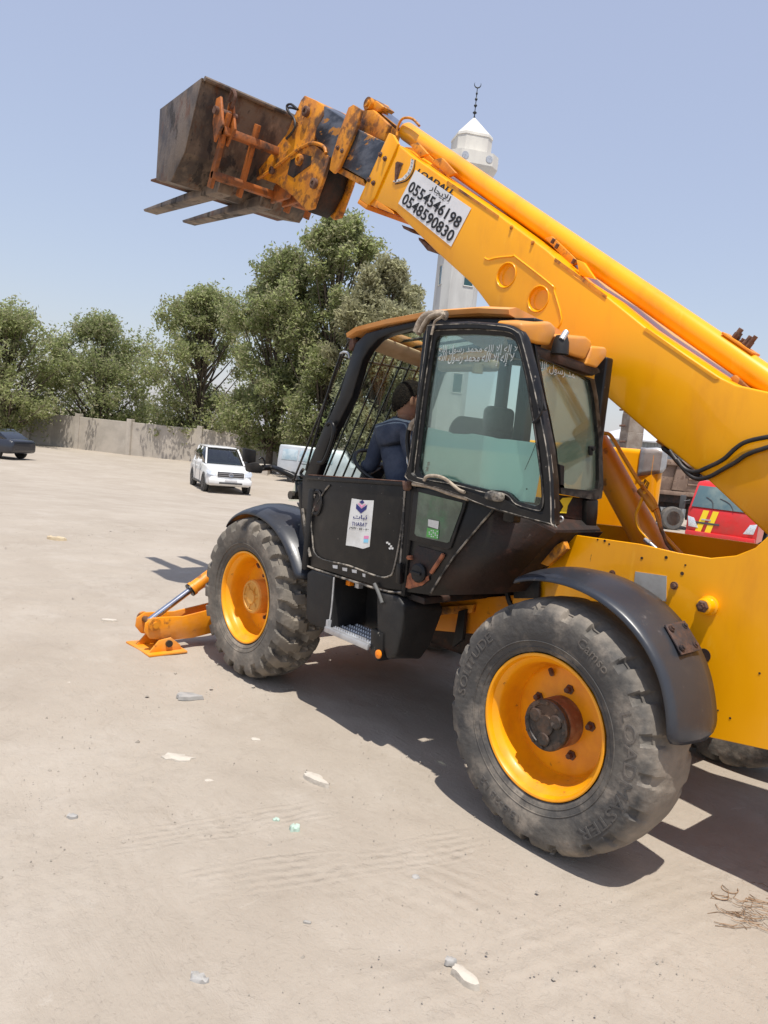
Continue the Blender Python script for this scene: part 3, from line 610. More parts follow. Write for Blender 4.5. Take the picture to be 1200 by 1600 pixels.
def redtruck():
    p=GP(1135,858); hd=AZ+math.pi-math.radians(33)
    D=23.0; q=at_depth(1129,800,D); gz=ground_z(q.x,q.y); k=D/FPX
    M_=Matrix.Translation(V(q.x,q.y,gz))@Matrix.Rotation(hd,4,'Z')@Matrix.Translation(V(-.1,0,0))
    root=empty('red_truck',M_.to_translation()); tag(root,'red cab-over truck with two yellow slanted stripes beside the chassis','truck')
    # local +x = nose, seen from the front; y: positive is to the viewer's right... cab 2.0 m wide
    def sec(z,xf,w): return [(xf,-w*.86,z),(xf-.1,-w,z),(-1.6,-w,z),(-1.6,w,z),(xf-.1,w,z),(xf,w*.86,z)]
    bm=bmesh.new(); loft(bm,[sec(.45,-.02,1.0),sec(.7,.04,1.02),sec(1.2,.03,1.02),sec(1.32,0,1.02)]); part(root,'body',bm,REDP,M_,35)
    bm=bmesh.new(); loft(bm,[sec(1.32,-.01,1.01),sec(2.1,-.36,.92),sec(2.2,-.5,.86)]); part(root,'cab_upper',bm,REDP,M_,35)
    bm=bmesh.new(); prism(bm,[(.0,-.93,1.36),(.0,.93,1.36),(-.30,.84,2.03),(-.30,-.84,2.03)],(.022,0,.01),.008); ws=part(root,'windscreen',bm,mat('truck_windscreen',(.07,.12,.13),.10,0,(.16,.20,.18),1.5,.4,.7,spec=.9),M_)
    for s in (-1,1):
        bm=bmesh.new(); tube(bm,smoothpath([(.035,s*.3,1.36),(-.05,s*.25-.1,1.58),(-.11,s*.2-.35,1.70)],4),.012,5); part(root,'wiper',bm,CPL,M_)
        bm=bmesh.new(); prism(bm,[(.045,s*.64,.72),(.045,s*.93,.74),(.0,s*1.0,1.06),(.035,s*.80,1.02)],(.03,0,0),.01); part(root,'headlight',bm,LAMP,M_)
        bm=bmesh.new(); tube(bm,[(.0,s*1.0,1.55),(.1,s*1.16,1.5)],.015,6); box(bm,(.0,s*1.2-.09,1.25),(.07,s*1.2+.09,1.68),.02); part(root,'mirror',bm,CPL,M_)
        bm=bmesh.new(); prism(bm,[(-.95,s*1.015,1.34),(-.18,s*1.0,1.34),(-.40,s*.90,2.0),(-.95,s*.90,2.0)],(0,s*.015,.0),.005); part(root,'side_window',bm,CLEAR,M_)
        bm=bmesh.new(); box(bm,(-.6,s*1.022-.01,1.1),(-.42,s*1.022+.01,1.2),.008); part(root,'door_handle',bm,CPL,M_)
        car_wheel(root,M_,-.75,s*.85,.40,.25,s); car_wheel(root,M_,-3.6,s*.85,.40,.25,s)
    for y0 in (-.72,-.44):
        bm=bmesh.new(); prism(bm,[(.052,y0,.62),(.052,y0+.17,.62),(.035,y0+.33,1.29),(.035,y0+.16,1.29)],(.008,0,0)); part(root,'stripe',bm,YELS,M_)
    bm=bmesh.new(); box(bm,(.03,-.78,.86),(.066,-.05,.92),.005); part(root,'grille_slot',bm,CPL,M_)
    bm=bmesh.new(); box(bm,(.03,-.58,.98),(.066,-.3,1.02),.004); part(root,'badge',bm,CRM,M_)
    bm=bmesh.new(); box(bm,(-.02,-1.0,.35),(.14,1.0,.62),.04); part(root,'bumper',bm,REDP,M_)
    bm=bmesh.new(); box(bm,(-5.2,-1.0,.8),(-1.75,1.0,.95)); 
    for y in (-1,1): box(bm,(-5.2,y-.02,.95),(-1.75,y+.02,1.5))
    part(root,'flatbed',bm,BED,M_)
redtruck()
def clutter():
    for i,(px,py,s,m,lb) in enumerate(((412,733,.5,WALLM,'low pale concrete block in front of the van'),(428,730,.45,WALLM,'small concrete block beside the rear wheel of the van'),(420,727,.35,BED,'stacked brown timber piece near the van'))):
        p=GP(px,py+8); bm=bmesh.new(); box(bm,(p.x-s,p.y-s*.6,p.z-.05),(p.x+s,p.y+s*.6,p.z+s*1.2),.05,2,Matrix.Rotation(AZ+i*.6,4,'Z'))
        o=fin('concrete_block',bm,m); tag(o,lb,'block','rubble by the van')
clutter()

# ================================================================== TELEHANDLER
TH=empty('telehandler',(1.375,0,0)); tag(TH,'yellow telescopic handler with black cab and raised boom','telehandler')
def P(name,bm,m,auto=35,parent=None,label=None):
    o=fin(name,bm,m,parent or TH,auto=auto)
    if label:o['label']=label
    return o
# ---- wheels
WR=.602; WO=.165    # radius; the rim flange stands WO outside the wheel's mid plane
def tyre_mesh(kind):
    NS=630 if kind=='f' else 420
    prof=[(.350,.160),(.362,.172),(.385,.180),(.42,.192),(.46,.196),(.50,.197),(.53,.194),(.552,.186),(.566,.175),(.575,.163)]
    tread=[(.583,.152),(.589,.138),(.593,.12),(.597,.095),(.600,.07),(.602,.035),(.602,0)]
    half=prof+tread; full=half+[(r,-y) for r,y in half[-2::-1]]
    bm=bmesh.new(); rings=[]
    rd=random.Random(5 if kind=='f' else 8)
    nl=21; jit=[rd.uniform(-.12,.12) for _ in range(80)]; wearj=[rd.uniform(.4,1.0) for _ in range(80)]
    for r,y in full:
        ring=[]
        for k in range(NS):
            th=2*math.pi*k/NS; s=y/.203; rr=r; yy=y
            side=1 if s>=0 else -1
            ph=th*nl/(2*math.pi)+(0.5 if side<0 else 0)
            if kind=='f':
                if r>.50:
                    zig=.75*abs(s)+(.22 if abs(s)<.45 else 0)
                    f=(ph+zig)%1.0
                    blk=min(1,max(0,(f-.0)/.045))*min(1,max(0,(.60-f)/.045))
                    dep=.032*min(1,max(0,(r-.51)/.05))
                    ctr=min(1,max(0,(abs(s)-.02)/.08))
                    rr=r-dep*(1-blk)+ .004*blk*ctr
                    if r<.575: yy=y-side*.016*(1-blk)+side*.006*blk
            else:
                if r>.53:
                    i=int(ph)%nl; f=(ph+jit[i]+.25*abs(s))%1.0
                    blk=min(1,max(0,(f)/.05))*min(1,max(0,(.78-f)/.05))
                    em=min(1,max(0,(abs(s)-.42)/.25))
                    dep=.028*wearj[i]*min(1,max(0,(r-.535)/.025))*em+.002
                    rr=r-dep*(1-blk)
                    if r<.58: yy=y-side*.020*wearj[i]*(1-blk)
                nn=noise.noise(V(math.cos(th)*6,math.sin(th)*6,y*18)); rr+=.003*nn
                if .54<r<.585: rr+=.004*noise.noise(V(math.cos(th)*30,math.sin(th)*30,y*40))
            if kind=='f': rr+=.0015*noise.noise(V(math.cos(th)*25,math.sin(th)*25,y*30))
            # sidewall rings
            ring.append(bm.verts.new((rr*math.cos(th),yy,rr*math.sin(th))))
        rings.append(ring)
    for a,b in zip(rings,rings[1:]):
        for k in range(NS): bm.faces.new((a[k],a[(k+1)%NS],b[(k+1)%NS],b[k]))
    # raised bead line on the outer wall
    for r_,y_ in ((.405,.1875),(.375,.1765)): tube(bm,[(r_*math.cos(t*math.pi/60),y_,r_*math.sin(t*math.pi/60)) for t in range(120)],.0035,5,closed=True)
    bmesh.ops.recalc_face_normals(bm,faces=bm.faces)
    for f in bm.faces: f.smooth=True
    for e in bm.edges:
        if len(e.link_faces)==2 and e.calc_face_angle(0)>math.radians(26): e.smooth=False
    me=bpy.data.meshes.new('tyre'); bm.to_mesh(me); bm.free(); me.materials.append(RUBF if kind=='f' else RUB); return me
def bmesh_to(name,bm,m,auto=30):
    bmesh.ops.recalc_face_normals(bm,faces=bm.faces)
    for f in bm.faces: f.smooth=True
    for e in bm.edges:
        if len(e.link_faces)==2 and e.calc_face_angle(0)>math.radians(auto): e.smooth=False
    me=bpy.data.meshes.new(name); bm.to_mesh(me); bm.free(); me.materials.append(m); return me
bm=bmesh.new()
lathe(bm,[(.343,.158),(.345,.166),(.340,.169),(.331,.167),(.326,.158),(.322,.14),(.300,.12),(.294,.105),(.288,.06),(.285,.03),(.272,-.005),(.268,-.012),(.262,-.008),(.25,-.004),(.12,-.004),(.115,-.012),(.12,-.03),(.25,-.03),(.29,-.02),(.296,-.10),(.343,-.15)],seg=96,closed=True)
RIM=bmesh_to('rim',bm,YELR)
def hub_mesh(kind):
    bm=bmesh.new()
    if kind=='r':
        lathe(bm,[(.118,-.02),(.118,.105),(.123,.108),(.123,.128),(.118,.134),(.098,.134),(.094,.128),(.05,.128),(.047,.138),(0,.138)],seg=48)
        for k in range(3):
            a=k*2*math.pi/3+.5; lathe(bm,[(.034,.12),(.034,.137),(.028,.142),(0,.142)],(.068*math.cos(a),0,.068*math.sin(a)),seg=20)
        for k in range(12):
            a=k*2*math.pi/12; bolt(bm,(.108*math.cos(a),.134,.108*math.sin(a)),(0,1,0),.007,.008)
    else:
        lathe(bm,[(.128,-.02),(.128,.092),(.121,.104),(.104,.107),(.101,.098),(.056,.098),(.052,.112),(0,.112)],seg=48)
        for k in range(3):
            a=k*2*math.pi/3+.2; box(bm,(.052,.095,-.012),(.104,.106,.012),.004,1,Matrix.Rotation(a,4,'Y'),(0,.1,0)); box(bm,(.052,.095,-.012),(.104,.106,.012),.004,1,Matrix.Rotation(a+1.05,4,'Y'),(0,.1,0))
    return bmesh_to('hub',bm,HUBM if kind=='r' else mat('dusty_hub_paint',(.72,.36,.07),.6,0,(.62,.27,.03),9,spots=((RUST,22,.66,.72,.5),)))
bm=bmesh.new(); lathe(bm,[(.121,-.02),(.121,.098),(.10,.1),(.10,-.02)],seg=48); RING=bmesh_to('hub_ring',bm,HUBR)
bm=bmesh.new(); lathe(bm,[(.024,0),(.024,.008),(.014,.010),(.014,.034),(0,.036)],seg=6); NUT=bmesh_to('wheel_nut',bm,RUSTM)
bm=bmesh.new(); tube(bm,[(0,0,-.02),(0,.02,0.01)],.012,8); VALVE=bmesh_to('valve',bm,RUSTM)
TF,TR=tyre_mesh('f'),tyre_mesh('r'); HR,HF=hub_mesh('r'),hub_mesh('f')
def side_letters(body,r0,r1,a_mid,span,parent,side_y=.1965):
    me=textmesh(body,1,.10,0); xs=[v.co.x for v in me.vertices]; ys=[v.co.y for v in me.vertices]; x0,x1,y0,y1=min(xs),max(xs),min(ys),max(ys)
    for v in me.vertices:
        t=(v.co.x-x0)/(x1-x0); a=a_mid+span*(.5-t); r=r0+(r1-r0)*(v.co.y-y0)/(y1-y0)
        yy=side_y+.0015+(.0016 if v.co.z>0 else -.006)-max(0,(.46-r))*.1-max(0,(r-.515))*.18
        # seen from +y the x axis runs to the left, so x mirrors
        v.co=V(-r*math.cos(a),yy,r*math.sin(a))
    bb=bmesh.new(); bb.from_mesh(me); bmesh.ops.remove_doubles(bb,verts=bb.verts,dist=.0002); bmesh.ops.recalc_face_normals(bb,faces=bb.faces); bb.to_mesh(me); bb.free()
    me.name='lettering'
    o=bpy.data.objects.new('lettering',me); COL.objects.link(o); me.materials.clear(); me.materials.append(RUBL); o.parent=parent; return o
def wheel(x,y,kind,rot,letters=True):
    side=1 if y>0 else -1
    h=bpy.data.objects.new('wheel',RIM); COL.objects.link(h); h.parent=TH; h.location=V(x,y,WR)-TH.location
    h.rotation_euler=(0,rot,0 if side>0 else math.pi)
    def sub(me,loc=(0,0,0),rt=(0,0,0)):
        o=bpy.data.objects.new(me.name.split('.')[0],me); COL.objects.link(o); o.parent=h; o.location=loc; o.rotation_euler=rt; return o
    sub(TF if kind=='f' else TR); sub(HR if kind=='r' else HF)
    if kind=='r': sub(RING)
    for k in range(5):
        a=k*2*math.pi/5+.45; q=.165
        sub(NUT,(q*math.cos(a),-.004,q*math.sin(a)))
    sub(VALVE,(.24*math.cos(1.2),.0,.24*math.sin(1.2)))
    if letters and side>0:
        if kind=='r':
            side_letters('LOADMASTER',.462,.518,-math.pi*.07,1.4,h); side_letters('SOLITUDE',.462,.51,math.pi*.87,.8,h)
            side_letters('Camso',.47,.515,math.pi*.33,.38,h); side_letters('15.5-25 L2',.45,.485,-math.pi*.62,.6,h)
    return h
wheel(0,.965,'r',0); wheel(2.75,.965,'f',0); wheel(0,-.965,'r',.7,False); wheel(2.75,-.965,'f',.4,False)

# ---- mudguards
def fender(cx,pts,y0,y1,name='mudguard',lip=.05,m=NAVY):
    """pts: (angle from +x, radius) centre line; section runs from the inner edge over a rounded crown to the outer lip"""
    bm=bmesh.new(); sec=[]
    path=smoothpath([V(a,r,0) for a,r in pts],6)
    S=[(0,-.004),(.2,.006),(.45,.004),(.68,-lip*.25),(.85,-lip*.55),(.95,-lip*.82),(1,-lip-.012)]
    for i,q in enumerate(path):
        a=math.radians(q.x); r=q.y; t=i/(len(path)-1); e=min(1,t/.06,(1-t)/.06); e=max(.0,e)**.5
        ring=[]
        for s,dr in S:
            yy=y0+(y1-y0)*(s if e>=1 else .5+(s-.5)*(.55+.45*e)); rr=r+dr
            ring.append((cx+rr*math.cos(a),yy,WR+rr*math.sin(a)))
        sec.append(ring)
    rows=[[bm.verts.new(p) for p in s] for s in sec]
    for a,b in zip(rows,rows[1:]):
        for k in range(len(a)-1): bm.faces.new((a[k],a[k+1],b[k+1],b[k]))
    o=P(name,bm,m,60); md=o.modifiers.new('thick','SOLIDIFY'); md.thickness=.008; md.offset=-1
    return o
RF=fender(0,[(65,.735),(75,.738),(90,.738),(110,.742),(125,.742),(140,.732),(155,.705),(168,.68)],.78,1.135,'rear_mudguard',.035)
FFd=fender(2.75,[(50,.67),(62,.69),(78,.70),(100,.705),(125,.725),(147,.75),(158,.775)],.76,1.13,'front_mudguard',.065)
fender(2.75,[(52,.665),(85,.72),(128,.78),(158,.785)],-1.14,-.78,'front_mudguard')
fender(0,[(66,.745),(100,.785),(140,.80),(166,.76)],-1.13,-.70,'rear_mudguard')
# rusty patch plate riveted on the rear mudguard
bm=bmesh.new()
def fp(a,s,r=.742): a=math.radians(a); return V(r*math.cos(a),.78+.355*s,WR+r*math.sin(a)-.012)
prism(bm,[fp(127,.10,.765),fp(127,.55,.757),fp(138,.61,.752),fp(138,.16,.762)],(fp(140,.5)-V(0,fp(140,.5).y,WR)).normalized()*.008,.002)
for a,s in ((129,.18),(129,.5),(136,.24),(136,.56)): q=fp(a,s,.768); bolt(bm,q,V(q.x,0,q.z-WR),.010,.012)
pp=fin('patch_plate',bm,mat('dark_rust_plate',(.045,.035,.035),.6,.2,(.10,.055,.04),22,bump=.5),RF,auto=35)
# inner wheel housing panels and mudguard struts
for x in (2.75,):
    bm=bmesh.new(); prism(bm,[V(2.0,.95,.9),V(2.10,.95,1.36),V(2.45,.95,1.36),V(2.2,.95,1.15),V(2.08,.95,.9)],(0,-.22,0),.01); P('housing_panel',bm,NAVY)
    bm=bmesh.new(); box(bm,(2.02,.70,.95),(2.07,1.12,1.5),.01); P('bulkhead',bm,TANK)

# ---- chassis
SP=.60
pl=UP([(872,832),(1000,850),(1060,864),(1110,872),(1150,868),(1180,856),(1200,838)],'y',SP)
bt=UP([(1200,1172),(1090,1148)],'y',SP)
fr=UP([(905,1010),(800,942),(806,908),(838,893),(856,872)],'y',SP)
rear=[V(-.86,SP,1.75),V(-1.02,SP,2.25),V(-1.30,SP,2.42),V(-1.55,SP,2.30),V(-1.60,SP,1.3),V(-1.55,SP,.72)]
bm=bmesh.new(); prism(bm,pl+rear+bt+fr,(0,-.012,0),.003,1); sp=P('side_plate',bm,YEL)
bm=bmesh.new(); 
SY=-.30
prism(bm,UP([(905,815),(1040,830),(1200,852),(1230,840)],'y',SY)+[V(-1.02,SY,2.25),V(-1.30,SY,2.42),V(-1.55,SY,2.30),V(-1.60,SY,1.3),V(-1.55,SY,.72),V(-.5,SY,.65),V(.3,SY,.7),V(1.0,SY,1.0)],(0,-.012,0),.003,1); P('side_plate',bm,YEL)
# holes, bolts and studs on the plate
bm=bmesh.new()
for x,y,r in ((945,845,.007),(952,850,.005),(1003,872,.007),(1041,871,.008),(1066,896,.009),(1071,883,.005),(957,895,.010),(872,855,.009),(1069,1073,.0),(1124,1047,.0),(1141,1122,.005),(1122,1110,.004),(1187,1052,.005),(934,843,.005)):
    if r:
        q=U(x,y,'y',SP); tube(bm,[q-V(0,.004,0),q+V(0,.002,0)],r,10)
P('bolt_holes',bm,BLKD)
for x,y,r,h in ((957,896,.012,.012),(1054,915,.013,.02)):
    bm=bmesh.new(); bolt(bm,U(x,y,'y',SP),(0,1,0),r,h); fin('bolt',bm,RUSTM,sp,auto=30)
bm=bmesh.new(); q=U(1108,946,'y',SP); lathe(bm,[(.046,0),(.046,.012),(.038,.016),(.036,.058),(.030,.062),(.030,.064),(0,.064)],(q.x,q.y,q.z),seg=32); lg=fin('pivot_boss',bm,YEL,sp,auto=30)
bm=bmesh.new(); lathe(bm,[(.029,.060),(.029,.070),(.022,.074),(0,.074)],(q.x,q.y,q.z),seg=6); tube(bm,[q+V(0,.07,0),q+V(0,.083,0)],.012,8); fin('pivot_pin',bm,RUSTM,sp,auto=30)
bm=bmesh.new(); q=U(1100,1024,'y',SP); tube(bm,[q+V(0,-.01,0),q+V(0,.0025,0)],.032,24); P('access_hole',bm,BLKD)
bm=bmesh.new(); prism(bm,UP([(993,893),(1042,900),(1041,940),(990,928)],'y',SP),(0,.003,0),.0); P('data_plate',bm,PLATE)
# cross members, belly, frame beam
bm=bmesh.new(); box(bm,(-1.58,SY,.75),(-1.5,SP-.012,1.9),.01); box(bm,(-1.5,SY,.70),(-.55,SP-.012,.76),.01); box(bm,(-.9,SY,.95),(-.85,SP-.012,1.3),.005)
P('cross_plate',bm,YELD)
bm=bmesh.new(); box(bm,(-1.55,-.95,.75),(-.95,SY-.02,1.55),.06,3); P('counterweight',bm,BLKD)
bm=bmesh.new(); prism(bm,UP([(640,925),(700,938),(800,930),(835,925),(850,1000),(675,985),(620,975)],'y',.50),(0,-.06,0),.008)
box(bm,(1.9,.40,.62),(3.35,.48,.92),.01); P('main_frame',bm,YELD)
bm=bmesh.new(); prism(bm,UP([(663,950),(745,944),(742,957),(665,962)],'y',.505),(0,.03,0),.004); P('frame_flange',bm,YELW)
bm=bmesh.new(); box(bm,(1.9,-.48,.62),(3.35,-.40,.92),.01); box(bm,(.2,-.42,.62),(1.95,-.34,1.0),.01); P('main_frame',bm,YELD)
bm=bmesh.new(); prism(bm,UP([(802,905),(842,908),(842,935),(802,935)],'y',.63),(0,-.02,0),.004); P('rubber_flap',bm,TANK)
bm=bmesh.new(); box(bm,(.35,-.30,.50),(2.6,.38,.86),.05,3); box(bm,(.25,-.25,.82),(1.0,.35,1.25),.04,3); P('gearbox_shadow_box',bm,BLKD)  # engine and transmission as plain dark boxes, put in to cast the underbody shadow
bm=bmesh.new(); box(bm,(.95,-.95,.55),(2.05,-.42,1.0),.05,3); P('fuel_tank',bm,TANK)
for x in (0,2.75): 
    bm=bmesh.new(); tube(bm,[(x,-.9,WR),(x,.9,WR)],.10,16); lathe(bm,[(.0,-.26),(.16,-.2),(.20,0),(.16,.2),(0,.26)],(x,.0,WR),seg=24); P('axle',bm,BLKD)
bm=bmesh.new(); tube(bm,[(0.3,.12,.62),(2.5,.05,.62)],.045,12); P('drive_shaft',bm,RUSTM)
# loose hoses and dark clutter under the cab
for k in range(12):
    bm=bmesh.new(); rd=random.Random(40+k); x=rd.uniform(.25,.75); 
    tube(bm,smoothpath([V(x,.50,.98+rd.uniform(0,.4)),V(x+rd.uniform(-.15,.15),.6,.9+rd.uniform(-.1,.2)),V(x+rd.uniform(-.3,.3),.55,.75),V(x+rd.uniform(-.3,.3),.45,.62)],5),rd.uniform(.010,.02),7); P('hydraulic_hose',bm,HOSE)
bm=bmesh.new(); prism(bm,UP([(716,955),(727,952),(722,1000),(706,1012)],'y',.56),(0,-.03,0),.004); P('hanging_strap',bm,TANK)

# ---- lift ram between the plates with its oil pipes
bm=bmesh.new(); a=U(915,668,'y',.02); b=U(1037,890,'y',.02); d=(a-b).normalized()
tube(bm,[b-d*.1,b+d*.05,a],.088,28); tube(bm,[b-d*.12,b-d*.02],.10,28); P('lift_ram',bm,YELD,40)
bm=bmesh.new(); tube(bm,[a-d*.05,a+d*.7],.045,18); P('ram_rod',bm,STEEL,40)
bm=bmesh.new(); PIP=[U(x,y,'y',.13) for x,y in ((938,680),(946,677),(956,683),(975,715),(1000,755),(1020,780),(1028,800),(1034,830),(1050,850),(1066,868),(1075,885))]
tube(bm,smoothpath(PIP,5),.011,10); P('oil_pipe',bm,YELD,60)
bm=bmesh.new(); tube(bm,smoothpath([U(x,y,'y',.15) for x,y in ((1008,768),(1000,788),(994,805),(998,825),(1010,840),(1016,848))],6),.010,10); P('oil_pipe',bm,YEL,60)
bm=bmesh.new(); a1=U(1008,842,'y',.15); b1=U(1026,858,'y',.15); tube(bm,[a1,a1+(b1-a1)*.4],.016,6); tube(bm,[a1+(b1-a1)*.4,b1],.012,12); P('pipe_union',bm,GALV)
bm=bmesh.new(); q0=U(1000,765,'y',.14);q1=U(1024,797,'y',.14); tube(bm,[q0,q1],.022,10); tube(bm,[U(1004,762,'y',.15),U(1003,755,'y',.18)],.012,8); P('pipe_clamp',bm,YELW)
bm=bmesh.new(); tube(bm,[U(1023,798,'y',.14),U(1042,850,'y',.14),U(1070,885,'y',.14)],.010,8); P('oil_pipe',bm,YELW,60)

# ---- engine cover on the far side
EY=-.62
bm=bmesh.new(); prism(bm,[V(2.10,-.50,.95),V(.60,-.62,.95),V(.545,-.655,.95),V(.60,-.76,.95),V(.90,-1.12,.95),V(2.10,-1.12,.95)],(0,0,1.03),.035,4); P('engine_cover',bm,YEL,40)
# dented bare heat shield bent over the cover's rear corner
bm=bmesh.new(); rows=[]
for i in range(11):
    t=i/10; row=[]
    for j in range(9):
        s_=j/8   # 0 on the near face, 1 on the rear face
        base=V(.69,-.600,0).lerp(V(.535,-.635,0),min(1,s_/.55)) if s_<.55 else V(.535,-.635,0).lerp(V(.60,-.80,0),(s_-.55)/.45)
        h=1.995-.20*max(0,t-.35)/.65*(1-.35*s_) - (0 if t>.35 else 0)
        ins=(1-min(1,t/.35))*.12
        p=V(base.x+ins*.6,base.y-ins,h+.010*noise.noise(V(t*4,s_*4,1)))
        row.append(bm.verts.new(p))
    rows.append(row)
for r1,r2 in zip(rows,rows[1:]):
    for j in range(8): bm.faces.new((r1[j],r1[j+1],r2[j+1],r2[j]))
q=P('heat_shield',bm,GALV,60); md=q.modifiers.new('t','SOLIDIFY'); md.thickness=.006
bm=bmesh.new(); q=U(1022,744,'y',EY+.01)
for k in range(6):
    a=U(1008+k*1.3,748+k*1.2,'y',EY+.012); tube(bm,[a,a+V(.02+.01*math.sin(k),.002,-.06-.015*math.cos(k*2))],.003,4)
P('soot_mark',bm,BLKD)

# ---- boom
BYN,BYF=.25,-.20
top=UP([(622,225),(642,242),(696,279),(780,336),(855,391),(900,432),(950,464),(1006,509),(1125,589),(1150,601),(1200,612)],'y',BYN)
bot=UP([(1200,838),(1109,753),(1081,731),(1025,687),(931,606),(850,543),(770,487),(746,455),(735,442),(681,393),(617,330),(592,318),(583,312)],'y',BYN)
rearb=[V(-.80,BYN,2.24),V(-1.15,BYN,2.36),V(-1.38,BYN,2.30),V(-1.42,BYN,2.05),V(-1.25,BYN,1.82),V(-.95,BYN,1.56)]
bm=bmesh.new(); prism(bm,top+rearb+bot,(0,BYF-BYN,0),0)
bevel(bm,.014,3,20)
bm.normal_update()
BO=fin('boom',bm,YEL,TH,auto=30); BO['label']='main yellow boom section with phone sign'
# pressed dimples: cut into the web, then applied
cut=bmesh.new(); DM=[U(791,430,'y',BYN),U(841,467,'y',BYN)]
for q in DM: lathe(cut,[(0,-.030),(.060,-.030),(.072,-.018),(.078,.02),(0,.02)],(q.x,q.y,q.z),seg=40)
co=fin('cutter',cut); bo=BO.modifiers.new('b','BOOLEAN'); bo.operation='DIFFERENCE'; bo.object=co; bo.solver='EXACT'
bpy.context.view_layer.update()
me=bpy.data.meshes.new_from_object(BO.evaluated_get(bpy.context.evaluated_depsgraph_get())); BO.modifiers.clear(); BO.data=me; bpy.data.objects.remove(co)
bb=bmesh.new(); bb.from_mesh(me)
for f in bb.faces: f.smooth=True
for e in bb.edges:
    if len(e.link_faces)==2: e.smooth=e.calc_face_angle(0)<math.radians(24)
bb.to_mesh(me); bb.free()
if not me.materials: me.materials.append(YEL)
for q in DM: bm=bmesh.new(); tube(bm,[q+V(.079*math.cos(t*math.pi/24),.001,.079*math.sin(t*math.pi/24)) for t in range(48)],.005,6,closed=True); P('pressed_rim',bm,YEL,60)
bm=bmesh.new(); tube(bm,smoothpath(UP([(757.5,403),(764,406),(775,403),(801,400.5),(808,403),(862,445.5),(866,455),(877.5,498),(868,516)],'y',BYN+.001),3),.0065,6); P('weld_bead',bm,YEL,60)
# wear strip along the top edge
bm=bmesh.new(); prism(bm,UP([(700,282),(780,337),(779,341),(698,286)],'y',BYN+.001),(0,.0025,0)); P('edge_strip',bm,YELW); bm=bmesh.new(); prism(bm,UP([(868,403),(949,462),(947,467),(866,408)],'y',BYN+.001),(0,.0025,0)); P('edge_strip',bm,YELW)
bm=bmesh.new(); prism(bm,UP([(1010,512),(1110,583),(1125,591),(1118,593),(1006,516)],'y',BYN+.001),(0,.003,0)); P('edge_strip',bm,YEL)
# nose collar of the main section
def pp_(pts,y,s=(540,120),k=3.333): return [U(s[0]+x/k,s[1]+v/k,'y',y) for x,v in pts]
col=pp_([(225,290),(245,300),(272,348),(150,630),(115,668),(70,635)],BYN+.015)
bm=bmesh.new(); prism(bm,col,(0,-.03,0),.006); P('nose_collar',bm,YEL)
col2=[V(p.x,BYF+.015,p.z) for p in col]; bm=bmesh.new(); prism(bm,col2,(0,-.03,0),.006); P('nose_collar',bm,YEL)
bm=bmesh.new(); prism(bm,[col[4],col[5],col[5]+V(.02,0,-.03),col[4]+V(.02,0,-.03)],(0,-.48,0),.004)
c_=pp_([(150,630),(245,700),(250,715),(120,664)],BYN); prism(bm,c_,(0,-.45,0),.003); P('collar_flange',bm,YELD)
for x,y in ((183,405),(207,427),(123,536),(147,554)):
    bm=bmesh.new(); bolt(bm,U(540+x/3.333,120+y/3.333,'y',BYN+.016),(0,1,0),.013,.02); P('collar_bolt',bm,RUSTM)
for x,y in ((865,785),(975,865)):
    bm=bmesh.new(); bolt(bm,U(540+x/3.333,120+y/3.333,'y',BYN),(0,1,0),.009,.010); P('web_bolt',bm,YELW)
# underside stoppers
for pts in ([(290,770),(350,800),(345,812),(300,790)],[(378,835),(440,880),(480,905),(425,905),(380,850)]):
    bm=bmesh.new(); prism(bm,pp_(pts,.2),(0,-.4,0),.004); P('wear_pad',bm,RUSTM)
for (x,y) in ((972,672),(965,668)):
    bm=bmesh.new(); prism(bm,UP([(1024,690),(1032,680),(1050,693),(1044,704)],'y',BYN-.04 if x==972 else .0),(0,-.03,0),.004); P('hose_bracket',bm,YELW)
# second (greased) section, collar, third section
def z1(pts,y): return [U(230+x/2.667,100+v/2.667,'y',y) for x,v in pts]
bm=bmesh.new(); prism(bm,z1([(860,262),(1010,335),(1040,390),(930,510),(905,480),(800,420),(820,330)],.20),(0,-.35,0),.012,3); P('inner_section',bm,DSEC)
bm=bmesh.new(); prism(bm,z1([(795,425),(900,480),(905,498),(880,500),(790,450)],.19),(0,-.33,0),.006); P('section_foot',bm,YELW)
cb=z1([(838,180),(858,168),(892,190),(868,275),(800,430),(775,455),(758,440),(766,395),(800,285)],.235)
bm=bmesh.new(); prism(bm,cb,(0,-.03,0),.006,3); P('section_collar',bm,YELW); bm=bmesh.new(); prism(bm,[V(p.x,-.19,p.z) for p in cb],(0,-.03,0),.006,3); P('section_collar',bm,YELW)
bm=bmesh.new(); prism(bm,z1([(868,192),(940,190),(1004,250),(985,320),(870,270)],.12),(0,-.05,0),.008); prism(bm,z1([(868,192),(940,190),(1004,250),(985,320),(870,270)],-.06),(0,-.05,0),.008)
P('ram_bracket',bm,YELW)
for x,y in ((795,350),(813,362)):
    bm=bmesh.new(); bolt(bm,U(230+x/2.667,100+y/2.667,'y',.236),(0,1,0),.013,.018); P('collar_bolt',bm,RUSTM)
bm=bmesh.new(); prism(bm,z1([(700,150),(812,222),(860,270),(790,420),(740,372),(690,290)],.165),(0,-.29,0),.012,3); P('inner_section',bm,DSEC)
